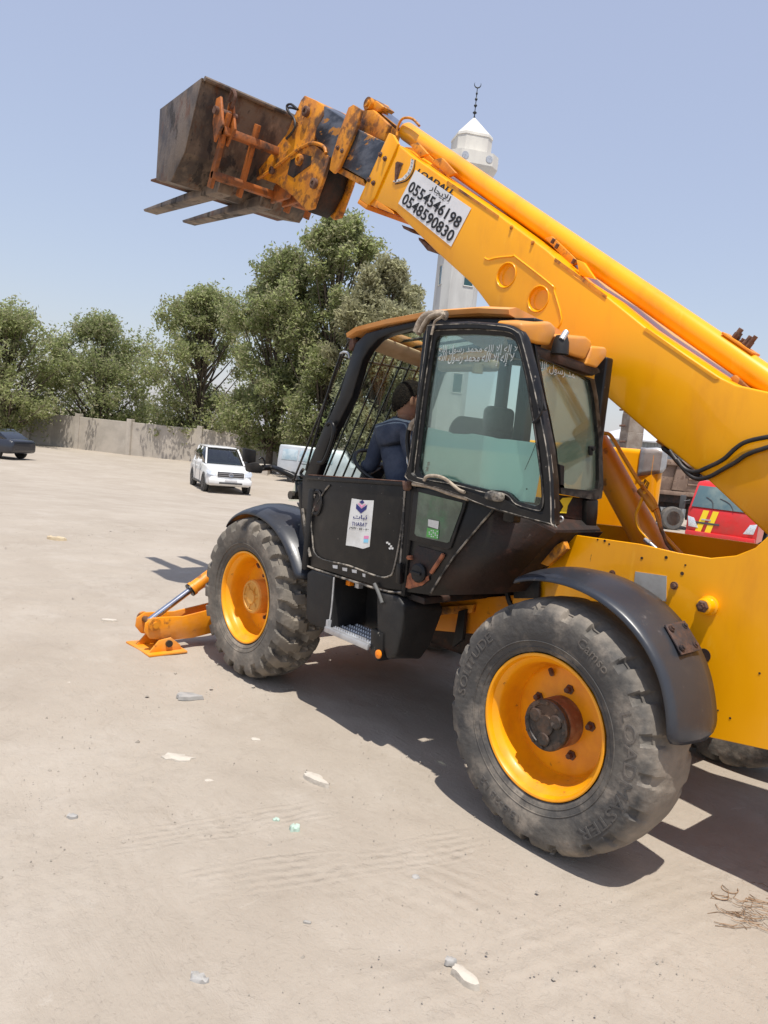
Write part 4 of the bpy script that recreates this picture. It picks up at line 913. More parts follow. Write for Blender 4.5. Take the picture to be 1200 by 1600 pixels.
# goose-neck head
HD=z1([(640,150),(655,130),(700,150),(735,172),(735,215),(705,265),(690,330),(740,372),(760,385),(735,470),(690,600),(660,610),(600,545),(540,500),(470,475),(462,440),(520,370),(580,290),(610,220)],.17)
bm=bmesh.new(); prism(bm,HD,(0,-.035,0),.008,2); prism(bm,[V(p.x,-.135,p.z) for p in HD],(0,-.035,0),.008,2); hd_=P('boom_head',bm,YELW)
bm=bmesh.new(); prism(bm,z1([(650,145),(735,172),(812,222),(800,240),(700,190),(640,180)],.135),(0,-.27,0),.01); prism(bm,z1([(600,330),(690,330),(740,380),(600,540),(500,470)],.08),(0,-.16,0),.02); fin('head_web',bm,YELD,hd_,auto=35)
bm=bmesh.new(); arc=z1([(462,478),(520,440),(580,395),(640,350),(690,330),(735,345),(745,372)],.175); tube(bm,smoothpath(arc,5),.016,8); fin('head_rib',bm,YELW,hd_,auto=60)
bm=bmesh.new(); oval=z1([(585,460),(600,400),(650,375),(685,385),(682,420),(640,450),(610,475)],.172); prism(bm,oval,(0,.004,0)); fin('recess',bm,BLKD,hd_,auto=35)
for x,y,r in ((667,200,.045),(640,402,.05),(525,445,.035),(700,500,.045)):
    bm=bmesh.new(); q=U(230+x/2.667,100+y/2.667,'y',.172); lathe(bm,[(r,0),(r,.03),(r*.8,.035),(r*.45,.035),(r*.45,.02),(0,.02)],(q.x,q.y,q.z),seg=24); fin('pivot_pin',bm,RUSTM if r!=.05 else YELW,hd_,auto=30)
bm=bmesh.new(); prism(bm,z1([(745,375),(762,372),(755,440),(735,520),(700,590),(672,618),(660,600),(705,540),(735,460)],.10),(0,-.22,0),.006); fin('crowd_link',bm,BLKD,hd_,auto=30)
# hoses looping out of the head
for off in (0,1):
    bm=bmesh.new(); tube(bm,smoothpath(z1([(628,190),(600,168+off*14),(582,175+off*10),(590,200),(612,228),(616,262),(600,290),(580,312)],.2-.05*off),5),.011,8); P('head_hose',bm,HOSE,60)
# extension ram on top
a=U(636,206,'y',.02); b=U(1100,527,'y',.02); d=(b-a).normalized(); e=b+d*1.1
bm=bmesh.new(); tube(bm,[a-d*.01,a,e],[.066,.070,.072],40); P('extension_ram',bm,YEL,40)
bm=bmesh.new(); tube(bm,[a-d*.035,a+d*.02],.055,30); P('ram_gland',bm,YELW,40)
r_=U(588,170,'y',.02); bm=bmesh.new(); tube(bm,[r_,a+d*.05],.034,24); P('ram_rod',bm,STEEL,40)
bm=bmesh.new(); tube(bm,[r_+V(0,.10,.01),r_+V(0,-.10,.01)],.050,20); q=r_+V(.06,0,.02); tube(bm,[r_+V(0,.115,.01),r_+V(0,-.115,.01)],.028,14); prism(bm,z1([(905,165),(950,150),(985,178),(955,200),(900,190)],.085),(0,-.13,0),.01); P('rod_eye',bm,YELW)
bm=bmesh.new(); hp=z1([(1040,300),(1042,270),(1060,232),(1085,224),(1110,232),(1134,258)],.10); tube(bm,smoothpath(hp,5),.010,8); P('lifting_hook',bm,YELW,60)
# hose fittings on top of the ram
pl_=U(1160,520,'y',.02); nrm=V(-d.z,0,d.x) if d.x<0 else V(d.z,0,-d.x); nrm=V(0,0,1).cross(V(0,1,0)) if False else V(d.z,0,-d.x).normalized()
if nrm.z<0: nrm=-nrm
def ontop(px,py,h): 
    q=U(px,py,'y',.02); t=(q-a).dot(d); return a+d*t+nrm*(.068+h)
bm=bmesh.new(); s0=ontop(1135,520,0); s1=ontop(1183,552,0); prism(bm,[s0+V(0,.045,0),s1+V(0,.045,0),s1+V(0,-.045,0),s0+V(0,-.045,0)],nrm*.012,.002); P('valve_plate',bm,YELD)
for px,py,h,r in ((1146,530,.07,.014),(1150,527,.05,.012),(1155,535,.035,.010),(1164,540,.065,.018),(1170,543,.08,.012)):
    bm=bmesh.new(); q=ontop(px,py,0); s=V(0,random.uniform(-.02,.02),0); tube(bm,[q+s,q+s+nrm*h*.6],r*1.25,6); tube(bm,[q+s+nrm*h*.55,q+s+nrm*h],r,10); P('hose_fitting',bm,RUSTM)
# clutter of chains and brackets between ram and boom
bm=bmesh.new(); tube(bm,smoothpath([U(x,y,'y',.12) for x,y in ((640,238),(665,252),(690,270),(705,285),(740,310),(778,335))],5),.012,8); P('boom_pipe',bm,YEL,60)
for pts,yy,m in (([(632,229),(660,232),(690,262),(672,262),(640,246)],.1,YELW),([(640,226),(652,222),(668,240),(655,246)],.18,RUSTM),([(672,250),(690,246),(712,270),(700,276)],.15,RUSTM),([(850,372),(862,368),(905,410),(892,415)],.1,YELW),([(900,405),(912,410),(930,436),(905,430)],.16,YEL),([(1140,590),(1148,585),(1170,606),(1150,606)],.16,RUSTM)):
    bm=bmesh.new(); prism(bm,UP(pts,'y',yy),(0,-.03,0),.006); P('hose_bracket',bm,YELW if m is RUSTM else m)
for px,py in ((862,380),(868,388),(894,412)):
    bm=bmesh.new(); q=U(px,py,'y',.14); tube(bm,[q,q+nrm*.03],.012,6); P('bracket_bolt',bm,RUSTM)
# thick hoses across the boom foot and under the boom
for k,pts in enumerate(([(1046,704),(1056,718),(1072,734),(1088,737),(1104,731),(1130,718),(1150,700),(1170,689),(1215,680)],[(1058,718),(1072,737),(1088,748),(1108,745),(1130,733),(1150,722),(1170,709),(1215,694)])):
    bm=bmesh.new(); tube(bm,smoothpath([U(x,y,'y',BYN+.02) for x,y in pts],6),.0115,12); P('boom_hose',bm,HOSE,60)
for k in range(4):
    bm=bmesh.new(); tube(bm,smoothpath([U(x,y,'y',BYN-.03-.04*k) for x,y in ((1036,700-k),(1050,711),(1062,722+k),(1076,734),(1095,744))],5),.013,10); P('boom_hose',bm,HOSE,60)
# boom-angle indicator
bm=bmesh.new(); arc=[(357,435),(352,470),(338,505),(310,535),(260,552)]; A_=pp_(arc,BYN+.001); In=pp_([(x-14,y-8) for x,y in arc],BYN+.001)
prism(bm,A_+In[::-1],(0,.004,0)); ai=P('angle_scale',bm,STK)
bm=bmesh.new(); tube(bm,smoothpath(pp_([(362,432),(358,470),(344,508),(314,542),(258,558)],BYN+.004),4),.004,5)
for k in range(9):
    t=k/8; i=min(3,int(t*4)); f=t*4-i; p=A_[i].lerp(A_[i+1],f); q=In[i].lerp(In[i+1],f); tube(bm,[p.lerp(q,.2)+V(0,.005,0),p.lerp(q,.7)+V(0,.005,0)],.0015,4)
fin('scale_marks',bm,INK,ai)
bm=bmesh.new(); prism(bm,pp_([(262,450),(272,442),(300,450),(300,458),(280,458),(266,548),(258,548)],BYN+.001),(0,.006,0)); prism(bm,pp_([(280,458),(294,458),(270,540)],BYN+.001),(0,.003,0)); P('angle_pointer',bm,RUSTM)
# maker's word half hidden above the sign
fit_text('boom_lettering','LOADALL',*pp_([(366,502),(556,622),(385,478)],BYN+.001),INK,TH,bold=.04)
# phone sign
S_=pp_([(275,660),(550,885),(655,685),(365,485)],BYN+.002)   # BL BR TR TL
bm=bmesh.new(); prism(bm,S_,(0,.002,0)); sg=P('phone_sign',bm,WHT,label='white rental sign with two phone numbers')
def on(s,t): return (S_[0]*(1-s)+S_[1]*s)*(1-t)+(S_[3]*(1-s)+S_[2]*s)*t+V(0,.0035,0)
fit_text('sign_text','0548590830',on(.035,.06),on(.965,.06),on(.035,.37),INK,sg,bold=.022)
fit_text('sign_text','0554546198',on(.035,.42),on(.965,.42),on(.035,.73),INK,sg,bold=.022)
fit_text('sign_text','\uFEAD\uFE8E\uFEA0\uFEF3\uFEFA\uFEDF'[::1],on(.34,.75),on(.68,.75),on(.34,.97),INK,sg,bold=.012)

# ---- carriage, bucket and fork tines
bk=lambda pts,y:[U(x,v,'y',y) for x,v in pts]
A0=V(4.50,0,4.88);B0=V(5.36,0,4.83);C0=V(4.74,0,4.30);D0=V(5.0,0,4.08);E0=V(5.34,0,4.16)
Y0,Y1=.92,-.52
def setY(p,y): return V(p.x,y,p.z)
bm=bmesh.new()
for p,q in ((A0,C0),(C0,D0),(D0,E0),(B0,A0)):
    n_=(q-p).cross(V(0,1,0)).normalized()
    prism(bm,[setY(p,Y0),setY(q,Y0),setY(q,Y1),setY(p,Y1)],n_*.016,.0)
BK=P('bucket_shell',bm,BUCK,30,label='blackened worn steel bucket')
for y in (Y0,Y1-.016):
    bm=bmesh.new(); prism(bm,[setY(p,y) for p in (A0,B0,E0,D0,C0)],(0,.016,0),.003); fin('bucket_side',bm,BUCK,BK,auto=30)
bm=bmesh.new(); prism(bm,[setY(E0,Y0+.02),setY(E0,Y1-.02),setY(E0,Y1-.02)+V(.12,0,.01),setY(E0,Y0+.02)+V(.12,0,.01)],(0,0,.02),.004); fin('cutting_edge',bm,RUSTM,BK)
bm=bmesh.new(); tube(bm,[V(4.47,Y0,4.87),V(4.47,Y1,4.87)],.022,8); fin('top_lip',bm,BUCK,BK)
ORF=mat('carriage_orange',(.42,.12,.018),.6,0,(.20,.07,.02),5,spots=((RUST,9,.5,.62,.8),((.03,.02,.018),5,.58,.68,.8)),bump=.2)
def quad_bar(p,q,w,h,m,name):
    bm=bmesh.new(); t=(q-p).normalized(); s=t.cross(V(0,1,0)) if abs(t.y)<.9 else t.cross(V(1,0,0)); s.normalize(); u=t.cross(s)
    prism(bm,[p+s*w+u*h,p+s*w-u*h,p-s*w-u*h,p-s*w+u*h],q-p,.006); return P(name,bm,m)
for y in (.72,.42,-.12,-.36):
    quad_bar(V(4.36,y,4.62),V(4.62,y,4.02),.035,.02,ORF,'carriage_upright')
quad_bar(V(4.40,.74,4.47),V(4.40,-.40,4.47),.035,.03,ORF,'carriage_bar'); quad_bar(V(4.56,.74,4.12),V(4.56,-.40,4.12),.035,.03,ORF,'carriage_bar')
for y in (.66,.78):
    bm=bmesh.new(); prism(bm,[V(4.38,y,4.74),V(4.46,y,4.74),V(4.50,y,4.55),V(4.44,y,4.36),V(4.30,y,4.48)],(0,.025,0),.006); P('hook_plate',bm,ORF)
bm=bmesh.new(); tube(bm,[V(4.41,.62,4.62),V(4.41,.84,4.62)],.035,14); tube(bm,smoothpath([V(4.36,.70,4.66),V(4.30,.70,4.75),V(4.36,.70,4.82),V(4.42,.70,4.74)],4),.016,7); P('locking_pin',bm,RUSTM)
for y in (.53,.07):
    bm=bmesh.new(); prism(bm,[V(4.62,y-.06,4.10),V(4.66,y-.06,4.02),V(6.33,y-.05,4.10),V(6.36,y-.05,4.13),V(4.7,y-.06,4.12)],(0,.15,0),.006); P('fork_tine',bm,BUCK)
bm=bmesh.new()
for y in (.05,-.08): prism(bm,[V(4.05,y,4.30),V(4.2,y,4.42),V(4.55,y,4.20),V(4.6,y,4.05),V(4.3,y,4.05)],(0,.04,0),.01)
P('tilt_link',bm,ORF)
bm=bmesh.new(); tube(bm,[V(4.02,0,4.12),V(4.50,.02,4.38)],.05,14); P('tilt_ram',bm,YELW)

# ================================================================== CAB
CY=1.10    # outer plane of the cab side
IY=.36     # inner side (next to the boom)
def z5(pts,y,ax='y'): return [U(640+x/3.75,470+v/3.75,ax,y) for x,v in pts]
def z6(pts,y,ax='y'): return [U(440+x/4,720+v/4,ax,y) for x,v in pts]
def bar(pts,r,name,m,parent=None,seg=8,sm=5):
    bm=bmesh.new(); tube(bm,smoothpath(pts,sm) if len(pts)>2 else pts,r,seg); return P(name,bm,m,60,parent)
FX0,FZ0=2.26,1.60; FX1,FZ1=1.80,2.50; RX=.36; TZ=2.56
# pillars: near A and its far twin, roof rails, B post
def slab(p,q,wx,wy,name,m=BLK,bv=.012):
    """rectangular hollow section from p to q: wx along x-ish, wy along y"""
    bm=bmesh.new(); t=(q-p).normalized(); s=V(0,1,0); u=t.cross(s).normalized()
    prism(bm,[p+u*wx+s*wy,p+u*wx-s*wy,p-u*wx-s*wy,p-u*wx+s*wy],q-p,bv,3); return P(name,bm,m)
Ab=(U(490,742,'y',CY)); 
at=U(566,530,'y',CY)
A1=U(498,745,'y',CY-.03); A2=U(550,600,'y',CY-.03); A3=U(572,538,'y',CY-.03); A4=U(590,522,'y',CY-.03); A5=U(625,512,'y',CY-.03); A6=U(672,508,'y',CY-.03)
bm=bmesh.new()
pa=[U(x,y,'y',CY) for x,y in ((476,744),(496,690),(529,620),(548,556),(556,535),(572,520),(600,512),(640,503),(674,498),(674,509),(645,512),(612,520),(590,530),(576,545),(566,562),(549,620),(515,686),(494,744))]
prism(bm,pa,(0,-.06,0),.008,3); P('door_pillar_frame',bm,BLK)
bm=bmesh.new(); prism(bm,[V(p.x,IY+.06,p.z) for p in pa],(0,-.05,0),.008,3); P('far_pillar_frame',bm,BLK)
slab(V(1.10,CY-.045,.98),V(1.10,CY-.045,2.56),.035,.04,'centre_post')
slab(V(1.10,IY+.04,1.5),V(1.10,IY+.04,2.56),.035,.03,'centre_post')
slab(V(RX+.03,CY-.06,1.52),V(RX+.03,CY-.06,2.50),.035,.035,'rear_post'); slab(V(RX+.03,IY+.04,1.45),V(RX+.03,IY+.04,2.44),.035,.035,'rear_post')
slab(V(1.10,CY-.05,2.54),V(RX,CY-.06,2.50),.035,.04,'roof_rail'); slab(V(1.10,IY+.04,2.44),V(RX,IY+.04,2.38),.03,.03,'roof_rail')
# roof: side-tapering shell, humped at the rear
RZ=[(1.80,2.52),(1.71,2.555),(1.45,2.585),(1.08,2.61),(.70,2.605),(.49,2.585)]
bm=bmesh.new(); secs=[]
for x,z in RZ: secs.append([(x,CY+.02,z-.035),(x,CY+.03,z-.012),(x,CY-.03,z+.008),(x,(CY+IY)/2,z-.035),(x,IY+.02,z-.12),(x,IY-.02,z-.14),(x,IY-.02,z-.17)])
loft(bm,secs[3:]); P('cab_roof',bm,FADE,50)
bm=bmesh.new(); loft(bm,[[(x,CY+.02,z-.035),(x,CY+.03,z-.012),(x,CY-.03,z+.008),(x,CY-.10,z-.0),(x,CY-.10,z-.04)] for x,z in RZ[:4]]); P('roof_edge',bm,FADE,50)
bm=bmesh.new(); prism(bm,[V(1.80,CY-.10,2.50),V(1.80,CY-.10,2.535),V(1.68,CY-.10,2.58),V(1.68,CY-.10,2.545)],(0,-.66,-.06),.01); P('roof_front_edge',bm,FADE)
bm=bmesh.new(); loft(bm,[[(x,IY-.02,z-.17),(x,IY-.02,z-.14),(x,IY+.08,z-.10),(x,IY+.08,z-.14)] for x,z in RZ[:4]]); P('roof_edge',bm,FADE,50)
# rear visor and humps of the roof
bm=bmesh.new(); v1=z5([(690,180),(715,250),(1110,395),(1120,420),(1075,440),(1010,415),(740,330),(715,300)],RX-.02,'x'); prism(bm,v1,(.14,0,0),.01); P('roof_visor',bm,BLKD)
for pts,dx in (([(655,130),(830,122),(858,150),(862,190),(825,265),(745,255),(700,240),(655,200)],.0),([(880,205),(1040,210),(1070,235),(1070,270),(1030,345),(960,325),(900,300)],-.0),([(1068,268),(1150,272),(1160,290),(1155,330),(1100,395),(1030,375)],.0)):
    bm=bmesh.new(); prism(bm,z5(pts,RX-.03+dx,'x'),(.16,0,.02),.022,4); P('roof_hump',bm,YELW if False else mat('roof_hump_paint',(.74,.30,.03),.5,0,(.62,.26,.06),4,spots=((DUST,3,.5,.75,.3),)) if 'roof_hump_paint' not in MATS else MATS['roof_hump_paint'],45)
bm=bmesh.new(); q=z5([(885,265)],RX-.06,'x')[0]; lathe(bm,[(.045,-.04),(.04,.02),(.028,.05),(0,.055)],(q.x,q.y,q.z),'z',20); P('beacon_base',bm,TANK)
bm=bmesh.new(); a_,b_=z5([(890,228),(918,182)],RX-.08,'x'); tube(bm,[a_,b_],.016,10); P('beacon_stem',bm,GALV)
# roof glass with bars, headliner and visor
bm=bmesh.new(); prism(bm,[V(1.12,CY-.08,2.585),V(1.70,CY-.08,2.545),V(1.70,IY+.06,2.46),V(1.12,IY+.06,2.50)],(0,0,.006)); P('roof_glass',bm,GLW)
for y in (.50,.62,.74,.86,.98):
    zo=-.12*(CY-y)/(CY-IY); bar([V(1.72,y,2.575+zo),V(1.14,y,2.615+zo)],.010,'roof_bar',BLK)
bm=bmesh.new(); prism(bm,[V(1.78,CY-.08,2.50),V(1.72,CY-.08,2.52),V(1.64,CY-.08,2.52),V(1.66,CY-.08,2.46),V(1.75,CY-.08,2.43)],(0,-.60,-.07),.02,3); P('headliner',bm,BEIGE)
bm=bmesh.new(); box(bm,(1.12,IY+.06,2.36),(1.62,IY+.13,2.43),.02,3); tube(bm,[V(1.22,.52,2.34),V(1.22,.52,2.40)],.035,14); P('headliner_rear',bm,BEIGE)
bm=bmesh.new(); prism(bm,[V(1.08,CY-.1,2.53),V(.46,CY-.1,2.50),V(.46,IY+.05,2.41),V(1.08,IY+.05,2.43)],(0,0,.02)); P('roof_lining',bm,BEIGE)
# windscreen with guard bars
def ws(x_,y,off=0):  # x_ 0..1 from bottom to top of the screen
    return V(FX0+(FX1-FX0)*x_+off,y,FZ0+(FZ1-FZ0)*x_)
bm=bmesh.new(); prism(bm,[ws(-.25,IY+.02),ws(-.25,CY-.04),ws(1,CY-.04),ws(1,IY+.02)],(.006,0,.002)); P('windscreen',bm,GLW)
slab(ws(1,IY,0),ws(1,CY-.02,0),.03,.0301,'windscreen_header') if False else None
bm=bmesh.new(); tube(bm,[ws(1.0,IY+.02),ws(1.0,CY-.03)],.035,10); P('windscreen_header',bm,BLK)
bm=bmesh.new(); tube(bm,[ws(-.2,IY+.02),ws(-.2,CY-.03)],.03,10); P('windscreen_sill',bm,BLK)
for k in range(9):
    y=IY+.03+k*.083
    bar([ws(-.1,y,.05),ws(.99,y,.05)],.0075,'guard_bar',BLK)
for zz in (-.08,.86,.985): bar([ws(zz,IY,.055),ws(zz,CY-.03,.055)],.0075,'guard_crossbar',BLK)
# thin outer guard rod, brackets in front of the pillar
bar([U(533,553,'y',CY-.02)+V(.0,0,0),U(512,615,'y',CY-.02),U(478,735,'y',CY-.02)],.008,'guard_rod',BLK)
bar(UP([(532,553),(537,550),(544,552),(546,560)],'y',CY-.02),.008,'rod_bracket',GALV); bar(UP([(474,733),(470,740),(476,745),(484,738)],'y',CY-.02),.011,'rod_bracket',BLK)
bm=bmesh.new(); prism(bm,UP([(546,532),(551,529),(553,540),(548,548),(544,545)],'y',CY+.0),(0,-.04,0),.003); P('roof_bracket',bm,RUSTM)
# grab handles
bar(UP([(497,723),(505,722),(513,706),(521,680),(521,665),(516,660),(511,664)],'y',CY+.03),.0135,'grab_handle',BLK,seg=10)
bar([U(x,y,'y',CY-.12) for x,y in ((650,658),(640,668),(637,690),(640,715),(641,728))],.015,'grab_handle',BLK,seg=10)
bar([U(x,y,'y',CY-.12) for x,y in ((640,705),(637,718),(640,729),(645,732))],.009,'handle_tip',STEEL,seg=10)
bm=bmesh.new(); tube(bm,smoothpath([U(x,y,'y',CY-.12) for x,y in ((652,656),(645,662),(642,672))],4),.02,8); P('tape_wrap',bm,ROPE)
# lower door
dp=z6([(158,85),(805,130),(800,185),(790,330),(748,640),(720,800),(660,800),(420,730),(215,655),(180,560),(140,300)],CY)
bm=bmesh.new(); prism(bm,z6([(150,85),(812,130),(805,250),(770,600),(745,815),(640,800),(420,735),(180,660),(165,500),(125,300),(128,110)],CY),(0,-.05,0),.01,3); DR=P('cab_door',bm,BLK)
bm=bmesh.new(); tube(bm,smoothpath(z6([(300,150),(262,200),(190,330),(192,470),(225,600),(420,655),(600,722),(670,722),(700,680),(740,480),(762,300),(772,190)],CY+.004),4),.0055,6); fin('panel_ridge',bm,EDGEW,DR,auto=60)
bm=bmesh.new(); prism(bm,z6([(165,92),(808,136),(806,160),(160,118)],CY+.001),(0,.012,0),.003); fin('top_rail',bm,BLK,DR,auto=30)
bm=bmesh.new(); prism(bm,z6([(168,84),(805,128),(808,134),(165,90)],CY+.01),(0,-.05,0),.001); fin('rubber_strip',bm,RUSTM,DR,auto=30)
q=z6([(222,262)],CY)[0]; bm=bmesh.new(); lathe(bm,[(.072,0),(.078,.006),(.070,.012),(.056,.010),(.054,.001)],(q.x,q.y,q.z),seg=28); lathe(bm,[(.012,0),(.012,.012),(0,.014)],(q.x+.03,q.y,q.z+.035),seg=10); lathe(bm,[(.012,0),(.012,.012),(0,.014)],(q.x+.03,q.y,q.z-.045),seg=10); bmesh.ops.scale(bm,vec=(.78,1,1.15),space=Matrix.Translation(-q),verts=bm.verts); fin('lock_ring',bm,BLK,DR,auto=40)
bm=bmesh.new(); tube(bm,[q+V(0,.001,0),q+V(0,.006,0)],.05,24); bmesh.ops.scale(bm,vec=(.78,1,1.15),space=Matrix.Translation(-q),verts=bm.verts); fin('lock_recess',bm,BLKD,DR)
bm=bmesh.new()
for x,y in ((335,662),(395,678),(455,690),(515,715)):
    w_=26 if x!=515 else 15; prism(bm,z6([(x-w_*.6,y-11),(x+w_*.6,y-8),(x+w_*.55,y+13),(x-w_*.5,y+8)],CY+.001),(0,.001,0))
for x,y in ((672,520),(684,535),(676,548),(692,548),(660,512)): prism(bm,z6([(x-7,y-5),(x+6,y-7),(x+7,y+5),(x-4,y+6)],CY+.001),(0,.001,0))
fin('torn_label_remains',bm,STK,DR)
# sticker
def stk(s,t):
    q=[z6([p],CY+.0015)[0] for p in ((402,528),(550,540),(577,248),(440,235))]
    return (q[0]*(1-s)+q[1]*s)*(1-t)+(q[3]*(1-s)+q[2]*s)*t
bm=bmesh.new(); prism(bm,[stk(0,0),stk(.35,-.01),stk(.75,-.045),stk(1,.01),stk(1,.5),stk(1,1),stk(.5,.985),stk(0,1),stk(-.02,.5)],(0,.0015,0)); ST=fin('door_sticker',bm,STK,DR); ST['label']='white company sticker with navy arrow mark'
e_=V(0,.002,0)
def poly3(name,pts,m): bm=bmesh.new(); prism(bm,[p+e_ for p in pts],(0,.0008,0)); return fin(name,bm,m,DR)
poly3('sticker_mark',[stk(.5,.70),stk(.72,.80),stk(.74,.90),stk(.5,.80),stk(.25,.90),stk(.25,.80)],NAVI)
poly3('sticker_mark',[stk(.5,.90),stk(.60,.94),stk(.5,.99),stk(.37,.94)],NAVI); poly3('sticker_mark',[stk(.30,.915),stk(.42,.90),stk(.5,.86),stk(.6,.90),stk(.68,.91),stk(.5,.815)],PINK)
fit_text('sticker_text','\uFE95\uFE8E\uFE92\uFE9B',stk(.18,.56)+e_,stk(.80,.56)+e_,stk(.18,.67)+e_,NAVI,DR,bold=.02)
fit_text('sticker_text','THABAT',stk(.15,.43)+e_,stk(.82,.43)+e_,stk(.15,.51)+e_,NAVI,DR,bold=.01)
fit_text('sticker_text','\u0668\u0669\u0662\u0667 - \u0665\u0665 - \u0665\u0660\u0660',stk(.06,.355)+e_,stk(.92,.355)+e_,stk(.06,.40)+e_,INK,DR,bold=.03)
poly3('sticker_mark',[stk(.74,.17),stk(.93,.175),stk(.93,.24),stk(.74,.235)],PINK); poly3('sticker_mark',[stk(.74,.09),stk(.93,.095),stk(.93,.17),stk(.74,.165)],CYAN)
# front corner of the cab body and rusty edge
bm=bmesh.new(); prism(bm,z6([(90,150),(130,120),(140,300),(182,560),(186,660),(150,610),(120,420),(95,200)],CY-.03),(0,-.45,0),.02,3); P('cab_front_corner',bm,BLK)
bm=bmesh.new(); box(bm,(1.95,IY,1.0),(2.30,CY-.08,1.56),.04,3); P('front_panel',bm,NAVY)
bm=bmesh.new(); box(bm,(.95,IY,.96),(2.2,CY-.06,1.0),.01); P('cab_floor',bm,BLKD)
bm=bmesh.new(); box(bm,(.45,IY-.02,1.0),(2.2,IY+.02,1.62),.01); P('inner_side_panel',bm,BLKD)
# rear lower side, quarter window and sloping underside
qs=z6([(812,140),(1200,215)],CY-.01)+z5([(860,1310),(880,1330)],CY-.01)
bm=bmesh.new()
frame_out=z6([(808,135),(1175,235)],CY-.02)+z5([(870,1330)],CY-.02)+[U(735,925,'y',CY-.02),U(690,934,'y',CY-.02),U(628,925,'y',CY-.02)]
bm=bmesh.new(); prism(bm,[U(642,754,'y',CY-.02),U(740,780,'y',CY-.02),U(775,790,'y',CY-.02),U(771,800,'y',CY-.02),U(700,880,'y',CY-.02),U(672,930,'y',CY-.02),U(618,923,'y',CY-.02)],(0,-.04,0),.006)
QP=P('rear_side_panel',bm,BLK)
SCUF=mat('scuffed_brown_panel',(.012,.008,.006),.6,0,(.03,.013,.009),3,spots=(((.09,.035,.022),5,.58,.68,.6),((.16,.12,.10),14,.64,.70,.4)),bump=.3)
bm=bmesh.new(); k1,k2,k3,k4=U(776,788,'y',CY-.025),U(671,929,'y',CY-.025),U(790,926,'y',.80),U(868,832,'y',.80)
bm2=[k1,U(700,880,'y',CY-.025),k2,k3,U(803,906,'y',.80),k4]
vs_=[bm.verts.new(p) for p in bm2]; bm.faces.new((vs_[0],vs_[1],vs_[5])); bm.faces.new((vs_[1],vs_[2],vs_[3],vs_[4],vs_[5]))
q=P('rear_lower_skirt',bm,SCUF); md=q.modifiers.new('t','SOLIDIFY'); md.thickness=.01
bm=bmesh.new(); prism(bm,[k1,k4,V(k4.x+.02,IY,k4.z),V(k1.x,IY,k1.z)],(0,0,.012)); prism(bm,[k2,k3,V(k3.x,IY,k3.z),V(k2.x,IY,k2.z)],(0,0,.012)); prism(bm,[k3,k4,V(k4.x,IY,k4.z),V(k3.x,IY,k3.z)],(.01,0,0)); q=P('rear_floor',bm,BLKD); q['kind']='stuff'
# lower panel recess (brownish) proud edge strips
bm=bmesh.new(); tube(bm,smoothpath([U(x,y,'y',CY-.014) for x,y in ((771,796),(735,838),(702,880),(673,926))],4),.006,6); fin('panel_seam',bm,EDGEW,QP,auto=60)
bm=bmesh.new(); prism(bm,z6([(835,165),(1165,235),(1150,300),(1065,545),(1045,555),(808,495),(800,480)],CY-.018),(0,.012,0),.004); qf=fin('quarter_frame',bm,TANK,QP,auto=30)
qg=z6([(858,195),(1132,262),(1125,300),(1050,505),(1035,513),(845,470),(832,455)],CY-.004)
bm=bmesh.new(); prism(bm,qg,(0,.002,0)); qgo=fin('quarter_glass',bm,mat('green_quarter_glass',(.045,.075,.055),.12,0,(.14,.20,.15),5,.35,.7,spots=(((.02,.20,.06),3.2,.55,.72,.6),),spec=.8),QP)
poly3('glass_label',[p+V(0,0,0) for p in z6([(918,365),(985,378),(980,428),(917,408)],CY-.001)],STK); poly3('glass_label',z6([(912,418),(985,432),(980,490),(906,475)],CY-.001),GWH)
bm=bmesh.new(); 
for i in range(5):
    for j in range(4):
        x=920+i*12.5;y=430+j*12+i*2
        if (i*7+j*5)%3: prism(bm,z6([(x,y),(x+8,y+1),(x+7,y+8),(x-1,y+7)],CY+.002),(0,.0005,0))
fin('label_print',bm,SCR,QP)
# filler recess with rust
bm=bmesh.new(); prism(bm,z6([(850,530),(965,560),(1015,575),(1005,620),(930,720),(880,765),(800,790),(790,740),(812,610)],CY-.018),(0,.004,0),.001); rr=fin('filler_recess',bm,BLKD,QP,auto=30)
bm=bmesh.new(); prism(bm,z6([(790,720),(812,690),(820,740),(850,752),(890,740),(920,715),(925,745),(880,780),(800,800),(778,790)],CY-.013),(0,.006,0),.002); tube(bm,z6([(1012,585),(975,640),(935,700)],CY-.008),.012,6); tube(bm,z6([(790,606),(815,604)],CY-.005),.014,6)
fin('rust_patch',bm,mat('orange_rust',(.42,.15,.07),.85,0,(.16,.06,.035),18,bump=.6),QP)
q=z6([(868,700)],CY-.01)[0]; bm=bmesh.new(); lathe(bm,[(.052,0),(.056,.02),(.045,.032),(0,.036)],(q.x,q.y,q.z),seg=24); fin('filler_cap',bm,TANK,QP,auto=40)
bm=bmesh.new(); box(bm,q+V(-.04,.034,-.008),q+V(.04,.046,.008),.004); fin('cap_grip',bm,TANK,QP)
# hinge strip between door and quarter
bm=bmesh.new(); prism(bm,z6([(742,640),(765,645),(760,770),(735,760)],CY+.002),(0,.03,0),.004); fin('hinge',bm,BLK,DR,auto=30)
bm=bmesh.new(); prism(bm,z6([(780,130),(812,132),(815,170),(800,190),(785,180)],CY+.002),(0,.035,0),.004); fin('hinge',bm,RUSTM,DR,auto=30)
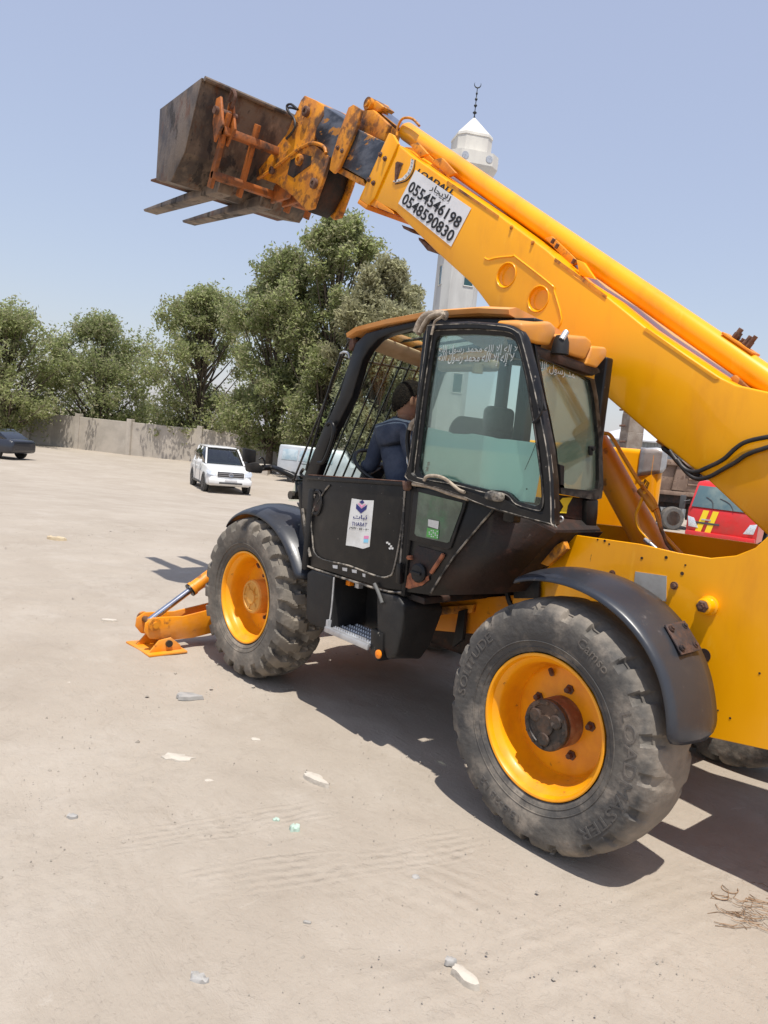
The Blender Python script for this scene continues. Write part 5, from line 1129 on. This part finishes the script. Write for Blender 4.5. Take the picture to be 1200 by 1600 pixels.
# swung-back door window
WY=CY+.085
out_=z5([(128,150),(150,135),(380,126),(560,138),(625,150),(670,175),(695,215),(750,420),(800,640),(845,860),(868,1060),(874,1310),(855,1320),(480,1215),(250,1120),(10,1055),(18,960),(70,600),(108,330)],WY)
inn_=z5([(172,225),(195,205),(400,200),(560,210),(612,222),(640,245),(665,320),(705,500),(750,800),(785,1050),(790,1150),(780,1195),(755,1205),(640,1172),(600,1130),(560,1112),(470,1108),(300,1065),(85,1025),(70,985),(85,850),(120,560)],WY)
def ring_prism(bm,o,i,vec,n=160):
    def res(P_,m):
        P_=P_+[P_[0]]; L=[0]
        for a,b in zip(P_,P_[1:]): L.append(L[-1]+(b-a).length)
        out=[];j=0
        for k in range(m):
            s=L[-1]*k/m
            while L[j+1]<s: j+=1
            f=(s-L[j])/(L[j+1]-L[j]); out.append(P_[j].lerp(P_[j+1],f))
        return out
    # match by angle about the centre
    c=sum((p for p in i),Vector())/len(i); oo=res(o,720); ii=res(i,720)
    def ang(p): return math.atan2((p.z-c.z)*.8,p.x-c.x)
    so=sorted(oo,key=ang); si=sorted(ii,key=ang); so=so[::720//n]; si=si[::720//n]; m=len(so); vec=Vector(vec)
    mid=[a.lerp(b,.5) for a,b in zip(so,si)]
    q=[[bm.verts.new(p+w_) for p in L_] for L_,w_ in ((so,-vec*.2),(so,vec*.7),([a.lerp(b,.15) for a,b in zip(so,si)],vec),([a.lerp(b,.55) for a,b in zip(so,si)],vec),([a.lerp(b,.62) for a,b in zip(so,si)],vec*.6),(si,vec*.5),(si,-vec*.2))]
    for k in range(m):
        for a,b in zip(q,q[1:]+q[:1]): bm.faces.new((a[k],a[(k+1)%m],b[(k+1)%m],b[k]))
bm=bmesh.new(); ring_prism(bm,out_,inn_,(0,.045,0)); DW=P('door_window_frame',bm,BLK,35)
DW['label']='upper door window swung back against the cab side'
bm=bmesh.new(); prism(bm,[p+V(0,.006,0) for p in inn_],(0,.004,0)); fin('window_pane',bm,GLD,DW)
bm=bmesh.new(); prism(bm,z5([(112,742),(240,770),(252,778),(340,782),(370,778),(480,798),(520,808),(580,812),(745,832),(775,960),(732,1184),(640,1172),(600,1130),(560,1112),(470,1108),(300,1065),(85,1025),(68,985)],WY-.012),(0,.005,0)); fin('pale_board',bm,BOARD,DW)
bm=bmesh.new()
for pts in ([(105,945),(118,942),(116,965),(100,968)],[(97,972),(112,970),(108,1000),(92,998)],[(682,1100),(690,1098),(691,1106),(684,1107)]): prism(bm,z5(pts,WY-.006),(0,.001,0))
tube(bm,z5([(738,840),(715,900),(675,990)],WY-.005),.0015,4)
fin('board_print',bm,INK,DW)
for cc,f_ in ((out_,.03),(out_,.16),(inn_,-.05)):
    cen=sum(inn_,Vector())/len(inn_); bar([p.lerp(cen,f_ if f_<.1 else .05)+V(0,.043 if f_>0 else .03,0) for p in (cc[::1]+cc[:1])] if f_!=.16 else [p.lerp(cen,.012)+V(0,.026,0) for p in cc+cc[:1]],.0032,'worn_edge',EDGEW,DW,6,4)
bar(z6([(140,640),(185,668),(420,745),(640,812),(745,822)],CY+.002),.007,'worn_sill_edge',EDGEW,DR,6)
bar(z6([(768,190),(760,400),(742,640),(738,760)],CY+.003),.006,'worn_edge',EDGEW,DR,6)
bar(z6([(132,300),(150,430),(168,540),(180,600)],CY+.002),.012,'chipped_corner',EDGEW,DR,6)
# rope, latch and black tie on the frame
bar(z5([(85,1055),(100,1030),(140,1025),(190,1035),(225,1055),(255,1080),(290,1108),(322,1122)],WY+.055),.009,'rope',ROPE,DW,8)
bar(z5([(20,1072),(120,1088),(240,1130),(345,1160)],WY+.03),.012,'worn_seal',ROPE,DW,8)
bm=bmesh.new(); prism(bm,z5([(470,1122),(500,1112),(565,1128),(562,1175),(520,1178),(462,1160)],WY+.03),(0,.04,0),.012,3); tube(bm,z5([(485,1135),(485,1136.5)],WY+.03)+[z5([(485,1136)],WY+.085)[0]],.01,8); fin('window_latch',bm,EDGEW,DW,auto=40)
bar(z5([(770,520),(778,600),(772,650),(750,690),(722,716)],WY+.06),.006,'cable_tie',TANK,DW,7)
for t in (0,1): bar(z5([(772+t*8,580),(792+t*8,640)],WY+.05),.006,'cable_tie',TANK,DW,7)
# ring eye below, bottom channel
bar([U(876+9/2.2*math.cos(k*.7),811+9/2.2*math.sin(k*.7),'y',CY+.02) for k in range(10)],.004,'eye_ring',GALV,DW,6)
# cloth bundle tied at the top hinge
bm=bmesh.new()
for k in range(7):
    x=random.uniform(-25,20);y=random.uniform(-15,35)
    tube(bm,smoothpath(z5([(60+x,185+y*.3),(85+x,130+y),(120+x,90+y*.5),(170+x*.5,78),(212,82+k*3)],WY-.02+random.uniform(0,.05)),5),random.uniform(.012,.024),7)
P('tied_cloth',bm,ROPE,60)
bar(z5([(205,78),(180,100),(150,120),(138,160),(128,200)],WY+.06),.007,'cord',ROPE)
# calligraphy on the two windows
CAL='\uFEEA\uFEE0\uFEDF\uFE8D \uFEDD\uFEEE\uFEB3\uFEAD \uFEAA\uFEE4\uFEA4\uFEE3 \uFEEA\uFEE0\uFEDF\uFE8D \uFEFB\uFE87 \uFEEA\uFEDF\uFE87 \uFEFB'
s_=z5([(165,372),(600,385),(180,300)],WY+.012); fit_text('window_script',CAL,s_[0],s_[1],s_[2],SCR,DW,bold=.004)
s_=z5([(170,318),(630,318),(178,262)],WY+.012); fit_text('window_script',CAL[::1],s_[0],s_[1],s_[2],SCR,DW,bold=.002)
# rear window
ro=z5([(712,250),(745,330),(1005,440),(1065,460),(1085,560),(1110,800),(1118,1080),(1108,1155),(1070,1165),(870,1130),(862,1000),(800,640),(740,420)],RX-.01,'x')
ri=z5([(742,345),(750,340),(1000,440),(1040,465),(1062,560),(1088,800),(1092,1040),(1082,1100),(1050,1112),(890,1095),(862,1090),(845,880),(780,560)],RX-.01,'x')
bm=bmesh.new()
m_=len(ro)
q=[[bm.verts.new(p+V(w_,0,0)) for p in L_] for L_,w_ in ((ro,.02),(ro,-.02),(ri,-.02),(ri,.02))]
for k in range(m_):
    for a,b in zip(q,q[1:]+q[:1]): bm.faces.new((a[k],a[(k+1)%m_],b[(k+1)%m_],b[k]))
RW=P('rear_window_frame',bm,BLK,35)
bm=bmesh.new(); prism(bm,[p+V(.0,0,0) for p in ri],(.005,0,0)); fin('window_pane',bm,GLR,RW)
s_=z5([(748,408),(968,470),(752,345)],RX-.014,'x'); fit_text('window_script',CAL[:12],s_[0],s_[1],s_[2],SCR,RW,bold=.004)
bm=bmesh.new(); q=z5([(1055,862)],RX-.015,'x')[0]; tube(bm,[q,q-V(.03,0,0)],.014,12); prism(bm,z5([(1042,850),(1062,852),(1062,905),(1046,905)],RX-.02,'x'),(-.015,0,0),.004); fin('window_catch',bm,TANK,RW)
bm=bmesh.new(); prism(bm,z5([(862,955),(890,965),(888,1080),(870,1078)],RX-.03,'x'),(-.02,0,0),.004); fin('window_hinge',bm,TANK,RW)
# pale bag behind the rear glass
bm=bmesh.new(); q=z5([(935,950)],RX+.10,'x')[0]
bmesh.ops.create_icosphere(bm,subdivisions=4,radius=1)
for v in bm.verts:
    n_=v.co.normalized(); k=1+.18*noise.noise(n_*2.3)+.09*noise.noise(n_*6+V(5,0,0))-.05*abs(noise.noise(n_*9)); v.co=q+V(n_.x*.06*k,n_.y*.12*k,n_.z*.12*k+.0)
P('plastic_bag',bm,mat('pale_plastic_bag',(.42,.55,.45),.4,0,(.34,.48,.38),20,bump=.5,bscale=30),60)
# below rear window: dark post, panel with yellow chevron
bm=bmesh.new(); prism(bm,z5([(870,1135),(1105,1170),(1100,1250),(1085,1370),(1022,1360),(1025,1290),(880,1265)],RX,'x'),(.03,0,0),.005); P('rear_lower_panel',bm,BLKD)
bm=bmesh.new(); prism(bm,z5([(895,1155),(955,1150),(925,1200),(918,1245),(880,1243),(900,1205),(880,1170)],RX-.003,'x'),(-.002,0,0)); P('yellow_chevron',bm,YELS)
bm=bmesh.new(); prism(bm,z5([(1040,1170),(1108,1165),(1105,1250),(1090,1372),(1035,1362)],RX-.03,'x'),(.05,0,0),.008); P('rear_corner_bracket',bm,BLK)
bm=bmesh.new(); prism(bm,UP([(845,865),(880,845),(885,858),(855,885),(842,880)],'y',.7),(0,-.04,0),.006); P('yellow_bracket',bm,YELW)
# seat, dash, steering
bm=bmesh.new(); box(bm,(1.05,.50,1.28),(1.52,.98,1.42),.05,4); P('seat_cushion',bm,SEATM)
bm=bmesh.new(); prism(bm,[V(.92,.52,1.38),V(1.06,.52,1.38),V(.98,.52,2.0),V(.92,.52,2.06),V(.84,.52,2.02)],(0,.46,0),.06,4); P('seat_back',bm,SEATM)
bm=bmesh.new(); box(bm,(.78,.62,1.98),(.86,.84,2.12),.035,4); P('head_rest',bm,SEATM)
bm=bmesh.new(); box(bm,(1.08,.55,1.0),(1.48,.93,1.28),.03); P('seat_base',bm,BLKD)
bm=bmesh.new(); prism(bm,[V(2.12,.45,1.58),V(2.2,.45,1.58),V(2.2,.45,1.1),V(1.98,.45,1.1),V(2.0,.45,1.45)],(0,.55,0),.03,3); P('dashboard',bm,DASH)
bm=bmesh.new(); tube(bm,[V(2.0,.74,1.2),V(1.86,.74,1.64)],.03,10); prism(bm,[V(1.78,.68,1.70),V(1.9,.68,1.74),V(1.98,.68,1.5),V(1.9,.68,1.45)],(0,.12,0),.02); P('steering_column',bm,DASH)
bm=bmesh.new(); cst=V(1.80,.74,1.68); ax=V(-.55,0,.83).normalized(); u_=V(0,1,0); v_=ax.cross(u_)
tube(bm,[cst+u_*.19*math.cos(k*math.pi/20)+v_*.19*math.sin(k*math.pi/20) for k in range(40)],.013,8,closed=True)
for k in range(3): tube(bm,[cst,cst+u_*.18*math.cos(k*2.1+.5)+v_*.18*math.sin(k*2.1+.5)],.012,8)
P('steering_wheel',bm,DASH,60)
bm=bmesh.new(); tube(bm,[V(1.55,.46,1.3),V(1.62,.46,1.62)],.014,8); box(bm,(1.59,.44,1.60),(1.66,.48,1.70),.012); P('joystick',bm,DASH)
# ---- mirror arm in front
mx=2.62
bar([V(2.28,1.05,1.44),U(463,748,'x',2.40),U(440,736,'x',2.5),U(425,731,'x',mx),U(410,731,'x',mx)],.022,'mirror_arm',BLK,seg=10)
bm=bmesh.new(); prism(bm,UP([(383,700),(401,704),(400,725),(382,721)],'x',mx),(.04,0,0),.008); P('mirror',bm,TANK)
bm=bmesh.new(); prism(bm,UP([(390,724),(402,722),(412,730),(410,740),(392,738)],'x',mx-.02),(.08,0,0),.01); P('work_light',bm,TANK)
bar(UP([(404,718),(409,715),(413,720),(413,730),(408,736)],'x',mx-.01),.007,'lamp_bracket',BLK)

# ---- steps and plastic boxes below the cab
TY=CY+.01
bm=bmesh.new(); prism(bm,[U(x,y,'y',TY) for x,y in ((478,894),(487,888),(521,898),(520,905),(516,984),(508,985),(480,975),(476,960))],(0,-.40,0),.025,4); P('battery_box',bm,TANK,45)
bm=bmesh.new(); nr_=[U(x,y,'y',TY) for x,y in ((587,922),(622,931),(630,945),(626,990),(618,1026),(604,1031),(588,985))]; fr_=[U(x,y,'y',.80) for x,y in ((650,928),(688,938),(695,952),(674,1008),(658,1030),(640,1028),(630,990))]
loft(bm,[nr_,fr_]); bmesh.ops.recalc_face_normals(bm,faces=bm.faces); bevel(bm,.022,4,25); P('hydraulic_tank',bm,TANK,45)
bm=bmesh.new(); box(bm,(1.22,.78,.62),(1.72,.82,1.0),.01); P('step_back_panel',bm,TANK)
sl=U(508,982,'y',TY+.02); sr=U(576,1006,'y',TY+.02); zs=(sl.z+sr.z)/2
sx0,sx1=sl.x,sr.x
bm=bmesh.new(); box(bm,(sx1,.86,zs-.012),(sx0,TY+.01,zs),.002); box(bm,(sx1,TY+.01,zs-.03),(sx0,TY+.028,zs+.006),.004); box(bm,(sx0-.02,.86,zs-.02),(sx0,TY+.02,zs+.05),.004)
stp=P('step_plate',bm,GALV)
bm=bmesh.new()
for i in range(18):
    for j in range(4):
        x=sx1+.02+(sx0-sx1-.04)*i/17; y=.90+j*.06; tube(bm,[V(x,y,zs),V(x,y,zs+.012)],[.009,.005],5)
o=fin('step_studs',bm,GALV,stp)
bm=bmesh.new(); prism(bm,[U(x,y,'y',TY+.01) for x,y in ((579,982),(598,990),(597,1024),(590,1034),(578,1020))],(0,-.10,0),.006); P('step_bracket',bm,BLK)
bm=bmesh.new(); q=U(592,1022,'y',TY+.012); lathe(bm,[(.026,0),(.026,.008),(.018,.012),(.006,.012),(.006,.016),(0,.016)],(q.x,q.y,q.z),seg=20); P('orange_reflector',bm,ORREF)
bar([U(x,y,'y',TY+.01) for x,y in ((585,912),(591,925),(597,942))],.011,'hanging_belt',mat('grey_belt',(.12,.12,.115),.7))
for x,y,m in ((547,910,ORREF),(561,914,GALV)):
    bm=bmesh.new(); q=U(x,y,'y',TY-.1); box(bm,q-V(.02,.02,.02),q+V(.02,.02,.02),.004); P('wiring_plug',bm,m)
bar([U(x,y,'y',TY) for x,y in ((522,902),(518,950),(514,975))],.006,'edge_trim',GALV)

# ---- stabilisers
def stabiliser(s):
    m=V(1,s,1)
    def S(p): return V(p.x,p.y*s,p.z)
    X=3.46
    a=[(X,.45,.42),(X,1.0,.33),(X,1.25,.29),(X,1.50,.30),(X,1.565,.26),(X,1.57,.19),(X,1.52,.13),(X,1.38,.10),(X,1.15,.10),(X,.8,.15),(X,.45,.22)]
    for dx in (0,.17):
        bm=bmesh.new(); prism(bm,[S(V(*p)+V(dx,0,0)) for p in a],(.02,0,0),.006); P('stabiliser_arm',bm,YELD)
    bm=bmesh.new(); prism(bm,[S(V(X+.02,.45,.22)),S(V(X+.02,1.15,.11)),S(V(X+.17,1.15,.11)),S(V(X+.17,.45,.22))],(0,0,.015)); P('arm_web',bm,YELD)
    c0=S(V(X+.09,1.50,.25)); c1=S(V(X+.09,.55,.90)); d=(c1-c0).normalized()
    bm=bmesh.new(); tube(bm,[c0,c0+d*.62],.027,18); P('stabiliser_rod',bm,STEEL,40)
    bm=bmesh.new(); tube(bm,[c0+d*.42,c0+d*.445,c0+d*.45,c1],[.058,.058,.052,.052],24); P('stabiliser_ram',bm,YELD,40)
    bm=bmesh.new(); tube(bm,[c0+d*.405,c0+d*.425],.057,24); P('ram_gland',bm,BLK,40)
    bm=bmesh.new()
    for dx in (-.035,.19): tube(bm,[c0+V(dx-.09-.0,0,0),c0+V(dx-.065,0,0)],.05,20)
    tube(bm,[c0+V(-.14,0,0),c0+V(.12,0,0)],.026,14); P('rod_pin',bm,YELW)
    # foot
    bm=bmesh.new(); y0,y1=1.24,1.56
    prism(bm,[S(V(3.36,y0,.012)),S(V(3.36,y1,.012)),S(V(3.78,y1+.02,.012)),S(V(3.78,y0,.012))],(0,0,.018),.004)
    for dx in (.06,.30):
        prism(bm,[S(V(3.36+dx,y0+.02,.028)),S(V(3.36+dx,y1-.02,.028)),S(V(3.36+dx,y1-.10,.12)),S(V(3.36+dx,y0+.12,.135)),S(V(3.36+dx,y0+.04,.07))],(.018,0,0),.004)
    P('stabiliser_foot',bm,YELD)
    bm=bmesh.new(); tube(bm,[S(V(3.40,1.38,.09)),S(V(3.72,1.38,.09))],.028,14); P('foot_pin',bm,HUBM)
stabiliser(1); stabiliser(-1)
bm=bmesh.new(); box(bm,(3.30,-.55,.35),(3.68,.55,.95),.02); P('front_frame',bm,YELD)

# ================================================================== DRIVER
def driver():
    root=empty('person',(1.35,.72,1.42)); tag(root,'driver in dark blue shirt sitting in the cab with his head turned away','person')
    CL=mat('dark_blue_shirt',(.032,.044,.075),.85,0,(.065,.08,.115),7,bump=1.0,bscale=11); TR_=mat('blue_trousers',(.018,.03,.10),.85); SK=mat('skin',(.30,.16,.10),.55,0,(.36,.18,.12),14); HA=mat('black_hair',(.009,.007,.006),.85,0,(.02,.015,.011),60,bump=.9,bscale=140,spec=.12)
    def skin(name,vs,es,m,sub=2,root_i=0):
        me=bpy.data.meshes.new(name); me.from_pydata([v[:3] for v in vs],es,[]); o=bpy.data.objects.new(name,me); COL.objects.link(o); me.materials.append(m)
        sk=o.modifiers.new('skin','SKIN'); sk.use_smooth_shade=True
        for i,v in enumerate(vs):
            r=v[3]; o.data.skin_vertices[0].data[i].radius=(r,r) if not isinstance(r,tuple) else r; o.data.skin_vertices[0].data[i].use_root=(i==root_i)
        ss=o.modifiers.new('sub','SUBSURF'); ss.levels=sub; ss.render_levels=sub
        o.parent=root; o.matrix_parent_inverse=wm(root).inverted(); return o
    # twisted torso: hips face forward, shoulders turned to the far side and back
    hip=(1.43,.73,1.50); sp1=(1.50,.745,1.66); sp2=(1.60,.75,1.83); ch=(1.62,.74,1.94); nk=(1.60,.74,2.02)
    shL=(1.74,.80,1.92); elL=(1.76,.86,1.67); wrL=(1.85,.84,1.70)   # arm resting on the wheel
    shR=(1.46,.82,1.93); elR=(1.34,.80,1.68); wrR=(1.50,.60,1.60)
    vs=[hip+(.165,),sp1+((.165,.15),),sp2+((.17,.14),),ch+((.15,.12),),nk+(.065,),shL+(.075,),elL+(.055,),wrL+(.04,),shR+(.085,),elR+(.06,),wrR+(.04,),(1.42,.62,1.48,.10),(1.80,.60,1.50,.085),(1.92,.60,1.12,.06),(1.42,.84,1.48,.10),(1.80,.88,1.50,.085),(1.92,.88,1.12,.06)]
    es=[(0,1),(1,2),(2,3),(3,4),(3,5),(5,6),(6,7),(3,8),(8,9),(9,10),(0,11),(11,12),(12,13),(0,14),(14,15),(15,16)]
    skin('body',vs,es,CL)
    # trousers shell as blue legs
    skin('trousers',[(1.40,.73,1.47,.14),(1.44,.62,1.47,.112),(1.80,.60,1.50,.098),(1.92,.60,1.14,.075),(1.44,.84,1.47,.112),(1.80,.88,1.50,.098),(1.92,.88,1.14,.075)],[(0,1),(1,2),(2,3),(0,4),(4,5),(5,6)],TR_)
    for x in (.60,.88):
        bm=bmesh.new(); box(bm,(1.86,x-.05,1.0),(2.14,x+.05,1.12),.04,4); fin('shoe',bm,TANK,root,auto=50)
    skin('neck',[(1.60,.74,1.98,.062),(1.585,.75,2.06,.058),(1.58,.75,2.12,.06)],[(0,1),(1,2)],SK)
    # head, face turned away towards the boom and back
    hc=V(1.575,.745,2.135); fa=math.radians(-118); fd=V(math.cos(fa),math.sin(fa),-.12).normalized(); rt=V(fd.y,-fd.x,0).normalized(); up=rt.cross(fd).normalized()
    if up.z<0: up=-up
    bm=bmesh.new(); bmesh.ops.create_icosphere(bm,subdivisions=4,radius=1)
    for v in bm.verts:
        n=v.co.copy(); f,s,u=n.y,n.x,n.z
        k=1.0; wf=.098*(1-.12*max(0,f)); 
        if u<-.1: k=1-.20*min(1,-u-.1)*(1-.5*max(0,f)); 
        F_=f*.100*(1 if f<0 else 1.0)*(1-.15*max(0,-u)*(f<0)); S_2=s*.077*k; U_=u*.122
        if f>.75 and abs(s)<.3 and -.35<u<.12: F_+=.028*(1-abs(s)/.3)*(1-abs(u+.15)/.3 if abs(u+.15)<.3 else 0)   # nose
        if f>.6 and .05<abs(s)<.55 and .0<u<.25: F_-=.008                                                      # eye sockets
        if f>.7 and abs(s)<.35 and abs(u+.52)<.08: F_+=.005                                                   # lips
        v.co=hc+fd*F_+rt*S_2+up*U_
    fin('head',bm,SK,root,auto=80)
    bm=bmesh.new()
    for s in (-1,1):
        e=hc+rt*s*.078+up*-.005
        c_=[e+fd*.018*math.cos(k*.52)*1.0+up*.032*math.sin(k*.52)+rt*s*.012*(1 if 3<k<9 else .3) for k in range(12)]
        prism(bm,c_,rt*s*.010,.003)
    fin('ears',bm,SK,root,auto=60)
    bm=bmesh.new()
    for s in (-1,1): 
        bmesh.ops.create_uvsphere(bm,u_segments=10,v_segments=8,radius=.012,matrix=Matrix.Translation(hc+fd*.086+rt*s*.032+up*.012))
    fin('eyes',bm,WHT,root,auto=60)
    bm=bmesh.new(); bmesh.ops.create_icosphere(bm,subdivisions=5,radius=1)
    kill=[]
    for v in bm.verts:
        n=v.co.copy(); f,s,u=n.y,n.x,n.z
        hl=.35 if f>.3 else (.35-(.3-f)*1.0 if f>-.2 else -.15-.55*min(1,(-.2-f)/.5))
        if u<hl: kill.append(v)
        k=1.085+.02*noise.noise(n*14)
        v.co=hc+fd*f*.103*k+rt*s*.079*k+up*u*.124*k
    bmesh.ops.delete(bm,geom=kill,context='VERTS'); h_=fin('hair',bm,HA,root,auto=80); md=h_.modifiers.new('t','SOLIDIFY'); md.thickness=.010
    # hands, five fingers each, curled on the wheel rim and on the lap
    def hand(w,dirn,side,curl):
        w=Vector(w); dirn=Vector(dirn).normalized(); nrm=V(0,0,1); lat=dirn.cross(nrm).normalized()
        vs=[tuple(w)+(.026,),tuple(w+dirn*.045)+((.036,.018),)]; es=[(0,1)]
        for i in range(4):
            b=w+dirn*.075+lat*(.027-.018*i); L=(.033,.038,.036,.028)[i]; n0=len(vs)
            vs+= [tuple(b)+(.0105,),tuple(b+dirn*L*.8-nrm*L*.5*curl)+(.0095,),tuple(b+dirn*L*.9-nrm*L*1.5*curl)+(.0085,),tuple(b+dirn*L*.4-nrm*L*2.1*curl)+(.0075,)]
            es+=[(1,n0),(n0,n0+1),(n0+1,n0+2),(n0+2,n0+3)]
        n0=len(vs); vs+=[tuple(w+dirn*.03+lat*side*.036-nrm*.008)+(.013,),tuple(w+dirn*.06+lat*side*.055-nrm*.022)+(.0105,),tuple(w+dirn*.085+lat*side*.05-nrm*.035)+(.009,)]
        es+=[(1,n0),(n0,n0+1),(n0+1,n0+2)]
        skin('hand',vs,es,SK,1)
    hand(wrL,(.3,-.55,.05),1,1.0); hand(wrR,(.5,-.6,-.1),-1,.6)
    bm=bmesh.new(); tube(bm,smoothpath([V(1.60,.74,2.0)+V(.075*math.cos(k*.63),.07*math.sin(k*.63),.012*math.sin(k)) for k in range(10)],3),.016,7); fin('collar',bm,CL,root,auto=60)
driver()

# ================================================================== DEBRIS ON THE GROUND
ROCK=mat('pale_stone',(.52,.47,.40),.9,0,(.42,.375,.315),12,bump=.5); ROCKG=mat('grey_stone',(.34,.32,.29),.9,0,(.25,.23,.21),12,bump=.5)
CARD=mat('faded_cardboard',(.55,.45,.30),.9,0,(.42,.33,.22),10); BAGG=mat('grey_scrap',(.36,.345,.325),.75,0,(.27,.26,.245),14); GRN=mat('green_plastic_scrap',(.36,.47,.39),.6,0,(.48,.55,.49),20)
def flat(px,py,w_px,asp,rot,m,name,cat,label,th=.012,seed=0,crumple=0,group=None):
    rd=random.Random(seed); c=U(px,py,'z',0); c.z=ground_z(c.x,c.y); k=((c-CAM).dot(Fv))/FPX; L=w_px*k/2*1.25; W=L*asp*1.15
    bm=bmesh.new(); n=16; ringb=[];ringt=[];ct=None
    for i in range(n):
        a=2*math.pi*i/n; j=rd.uniform(.72,1.1); x=L*j*math.cos(a)*(1-.25*math.cos(a)); y=W*j*math.sin(a)
        xx=c.x+x*math.cos(rot)-y*math.sin(rot); yy=c.y+x*math.sin(rot)+y*math.cos(rot); z=crumple*rd.uniform(0,1)
        ringb.append(bm.verts.new((xx,yy,c.z-.01))); ringt.append((xx,yy,z))
    tv=[bm.verts.new((c.x+(x-c.x)*.93,c.y+(y-c.y)*.93,c.z+th*rd.uniform(.7,1.1)+z)) for x,y,z in ringt]
    iv=[bm.verts.new((c.x+(x-c.x)*.5,c.y+(y-c.y)*.5,c.z+th*rd.uniform(1,1.35)+crumple*rd.uniform(.2,1))) for x,y,z in ringt]
    for i in range(n):
        bm.faces.new((ringb[i],ringb[(i+1)%n],tv[(i+1)%n],tv[i])); bm.faces.new((tv[i],tv[(i+1)%n],iv[(i+1)%n],iv[i]))
    bm.faces.new(iv)
    o=fin(name,bm,m,None,auto=50 if crumple else 30)
    cc=c.copy(); o.data.transform(Matrix.Translation(-cc)); o.location=cc; tag(o,label,cat,group); return o
VD=AZ+math.pi/2
flat(272,1186,46,.42,VD-.1,ROCK,'flat_stone','stone','large flat pale stone, the leftmost of the two big flat ones on the dust',.018,1)
flat(490,1218,44,.35,VD-.75,ROCK,'flat_stone','stone','white flat stone lying tilted below the shadow edge of the machine',.022,2)
flat(722,1524,48,.35,VD-.8,ROCK,'flat_stone','stone','long flat pale stone nearest the bottom edge of the photo',.016,3)
flat(290,1088,36,.5,VD,BAGG,'flat_grey_stone','stone','grey flat stone below the stabiliser foot',.014,4)
flat(104,1068,20,.4,VD+.3,ROCK,'flat_stone','stone','small pale stone at the left between foot and edge',.012,5)
flat(85,843,26,.4,VD,CARD,'cardboard_scrap','litter','yellowish crumpled scrap far left beyond the machine',.02,6,.03)
flat(168,970,22,.35,VD,ROCK,'flat_stone','stone','pale stone just left of the stabiliser foot',.015,7)
flat(308,1532,34,.4,VD-.4,BAGG,'plastic_scrap','litter','torn grey plastic scrap near the bottom of the photo',.006,8,.02)
flat(458,1297,16,.7,VD,GRN,'plastic_scrap','litter','small green plastic scrap right of centre on the tyre marks',.01,9,.02)
flat(430,1283,10,.6,VD,GRN,'plastic_scrap','litter','tiny green plastic chip beside the larger green scrap',.008,10,.01)
flat(274,1362,18,.3,VD-.5,ROCKG,'twig_scrap','litter','dark sliver lying across the tyre marks',.008,11)
flat(112,1277,18,.5,VD,BAGG,'plastic_scrap','litter','small bluish grey scrap at the left of the tyre marks',.006,12,.01)
flat(648,1373,12,.6,VD,BAGG,'plastic_scrap','litter','small grey scrap left of the rear wheel shadow',.006,13,.01)
flat(398,1157,14,.6,VD,ROCK,'flat_stone','stone','little pale stone above the long shadow edge',.012,14)
flat(325,1222,12,.6,VD,ROCK,'flat_stone','stone','little pale stone just under the leftmost big flat stone',.012,15)
flat(478,1444,12,.4,VD,ROCKG,'flat_grey_stone','stone','small dark stone in the lower middle of the dust',.012,16)
flat(702,1502,16,.6,VD,BAGG,'plastic_scrap','litter','bluish scrap touching the long stone near the bottom',.005,17,.01)
# dry grass wisps at the right edge
bm=bmesh.new(); rd=random.Random(3)
for k in range(60):
    px=rd.gauss(1180,28); py=rd.gauss(1425,18); c=U(px,py,'z',0.004); a=rd.uniform(0,6.28); L=rd.uniform(.04,.12)
    pts=[c+V(math.cos(a+i*.35*rd.uniform(-1,1))*L*i/3,math.sin(a+i*.3)*L*i/3,.006+.008*rd.random()) for i in range(4)]; tube(bm,pts,.0016,3)
for px,py in ((1140,1390),(1125,1400)):
    c=U(px,py,'z',.01); tube(bm,smoothpath([c+V(.035*math.cos(t),.035*math.sin(t),.002*t) for t in np.arange(0,4.5,.5)],2),.0022,4)
o=fin('dry_straw',bm,mat('dry_straw_brown',(.26,.16,.09),.9)); tag(o,kind='stuff')
# loose grit: nobody could count it
bm=bmesh.new(); rd=random.Random(12)
for k in range(4200):
    d_=rd.uniform(2.3,13)**1; lat=rd.uniform(-.62,.62)*d_
    p=V(CAM.x+DIR.x*d_-DIR.y*lat,CAM.y+DIR.y*d_+DIR.x*lat,0); s=rd.choice((.002,.0025,.003,.004,.010 if rd.random()<.12 else .003))*rd.uniform(.7,1.3)*(1+.05*d_)
    z=ground_z(p.x,p.y); vs_=[bm.verts.new((p.x+s*rd.uniform(.5,1.3)*math.cos(a),p.y+s*rd.uniform(.5,1.3)*math.sin(a),z+.002)) for a in (0,1.3,2.5,3.8,5)]
    tpv=bm.verts.new((p.x,p.y,z+s*rd.uniform(.5,1)+.004))
    for i in range(5): bm.faces.new((vs_[i],vs_[(i+1)%5],tpv))
o=fin('gravel',bm,mat('grit',(.37,.325,.27),.9,0,(.22,.195,.165),3)); tag(o,kind='stuff')

for o in bpy.data.objects:
    if o.name.split('.')[0] in ('step_studs','torn_label_remains','bolt_holes','label_print','window_script','soot_mark','board_print','scale_marks'): o['kind']='stuff'
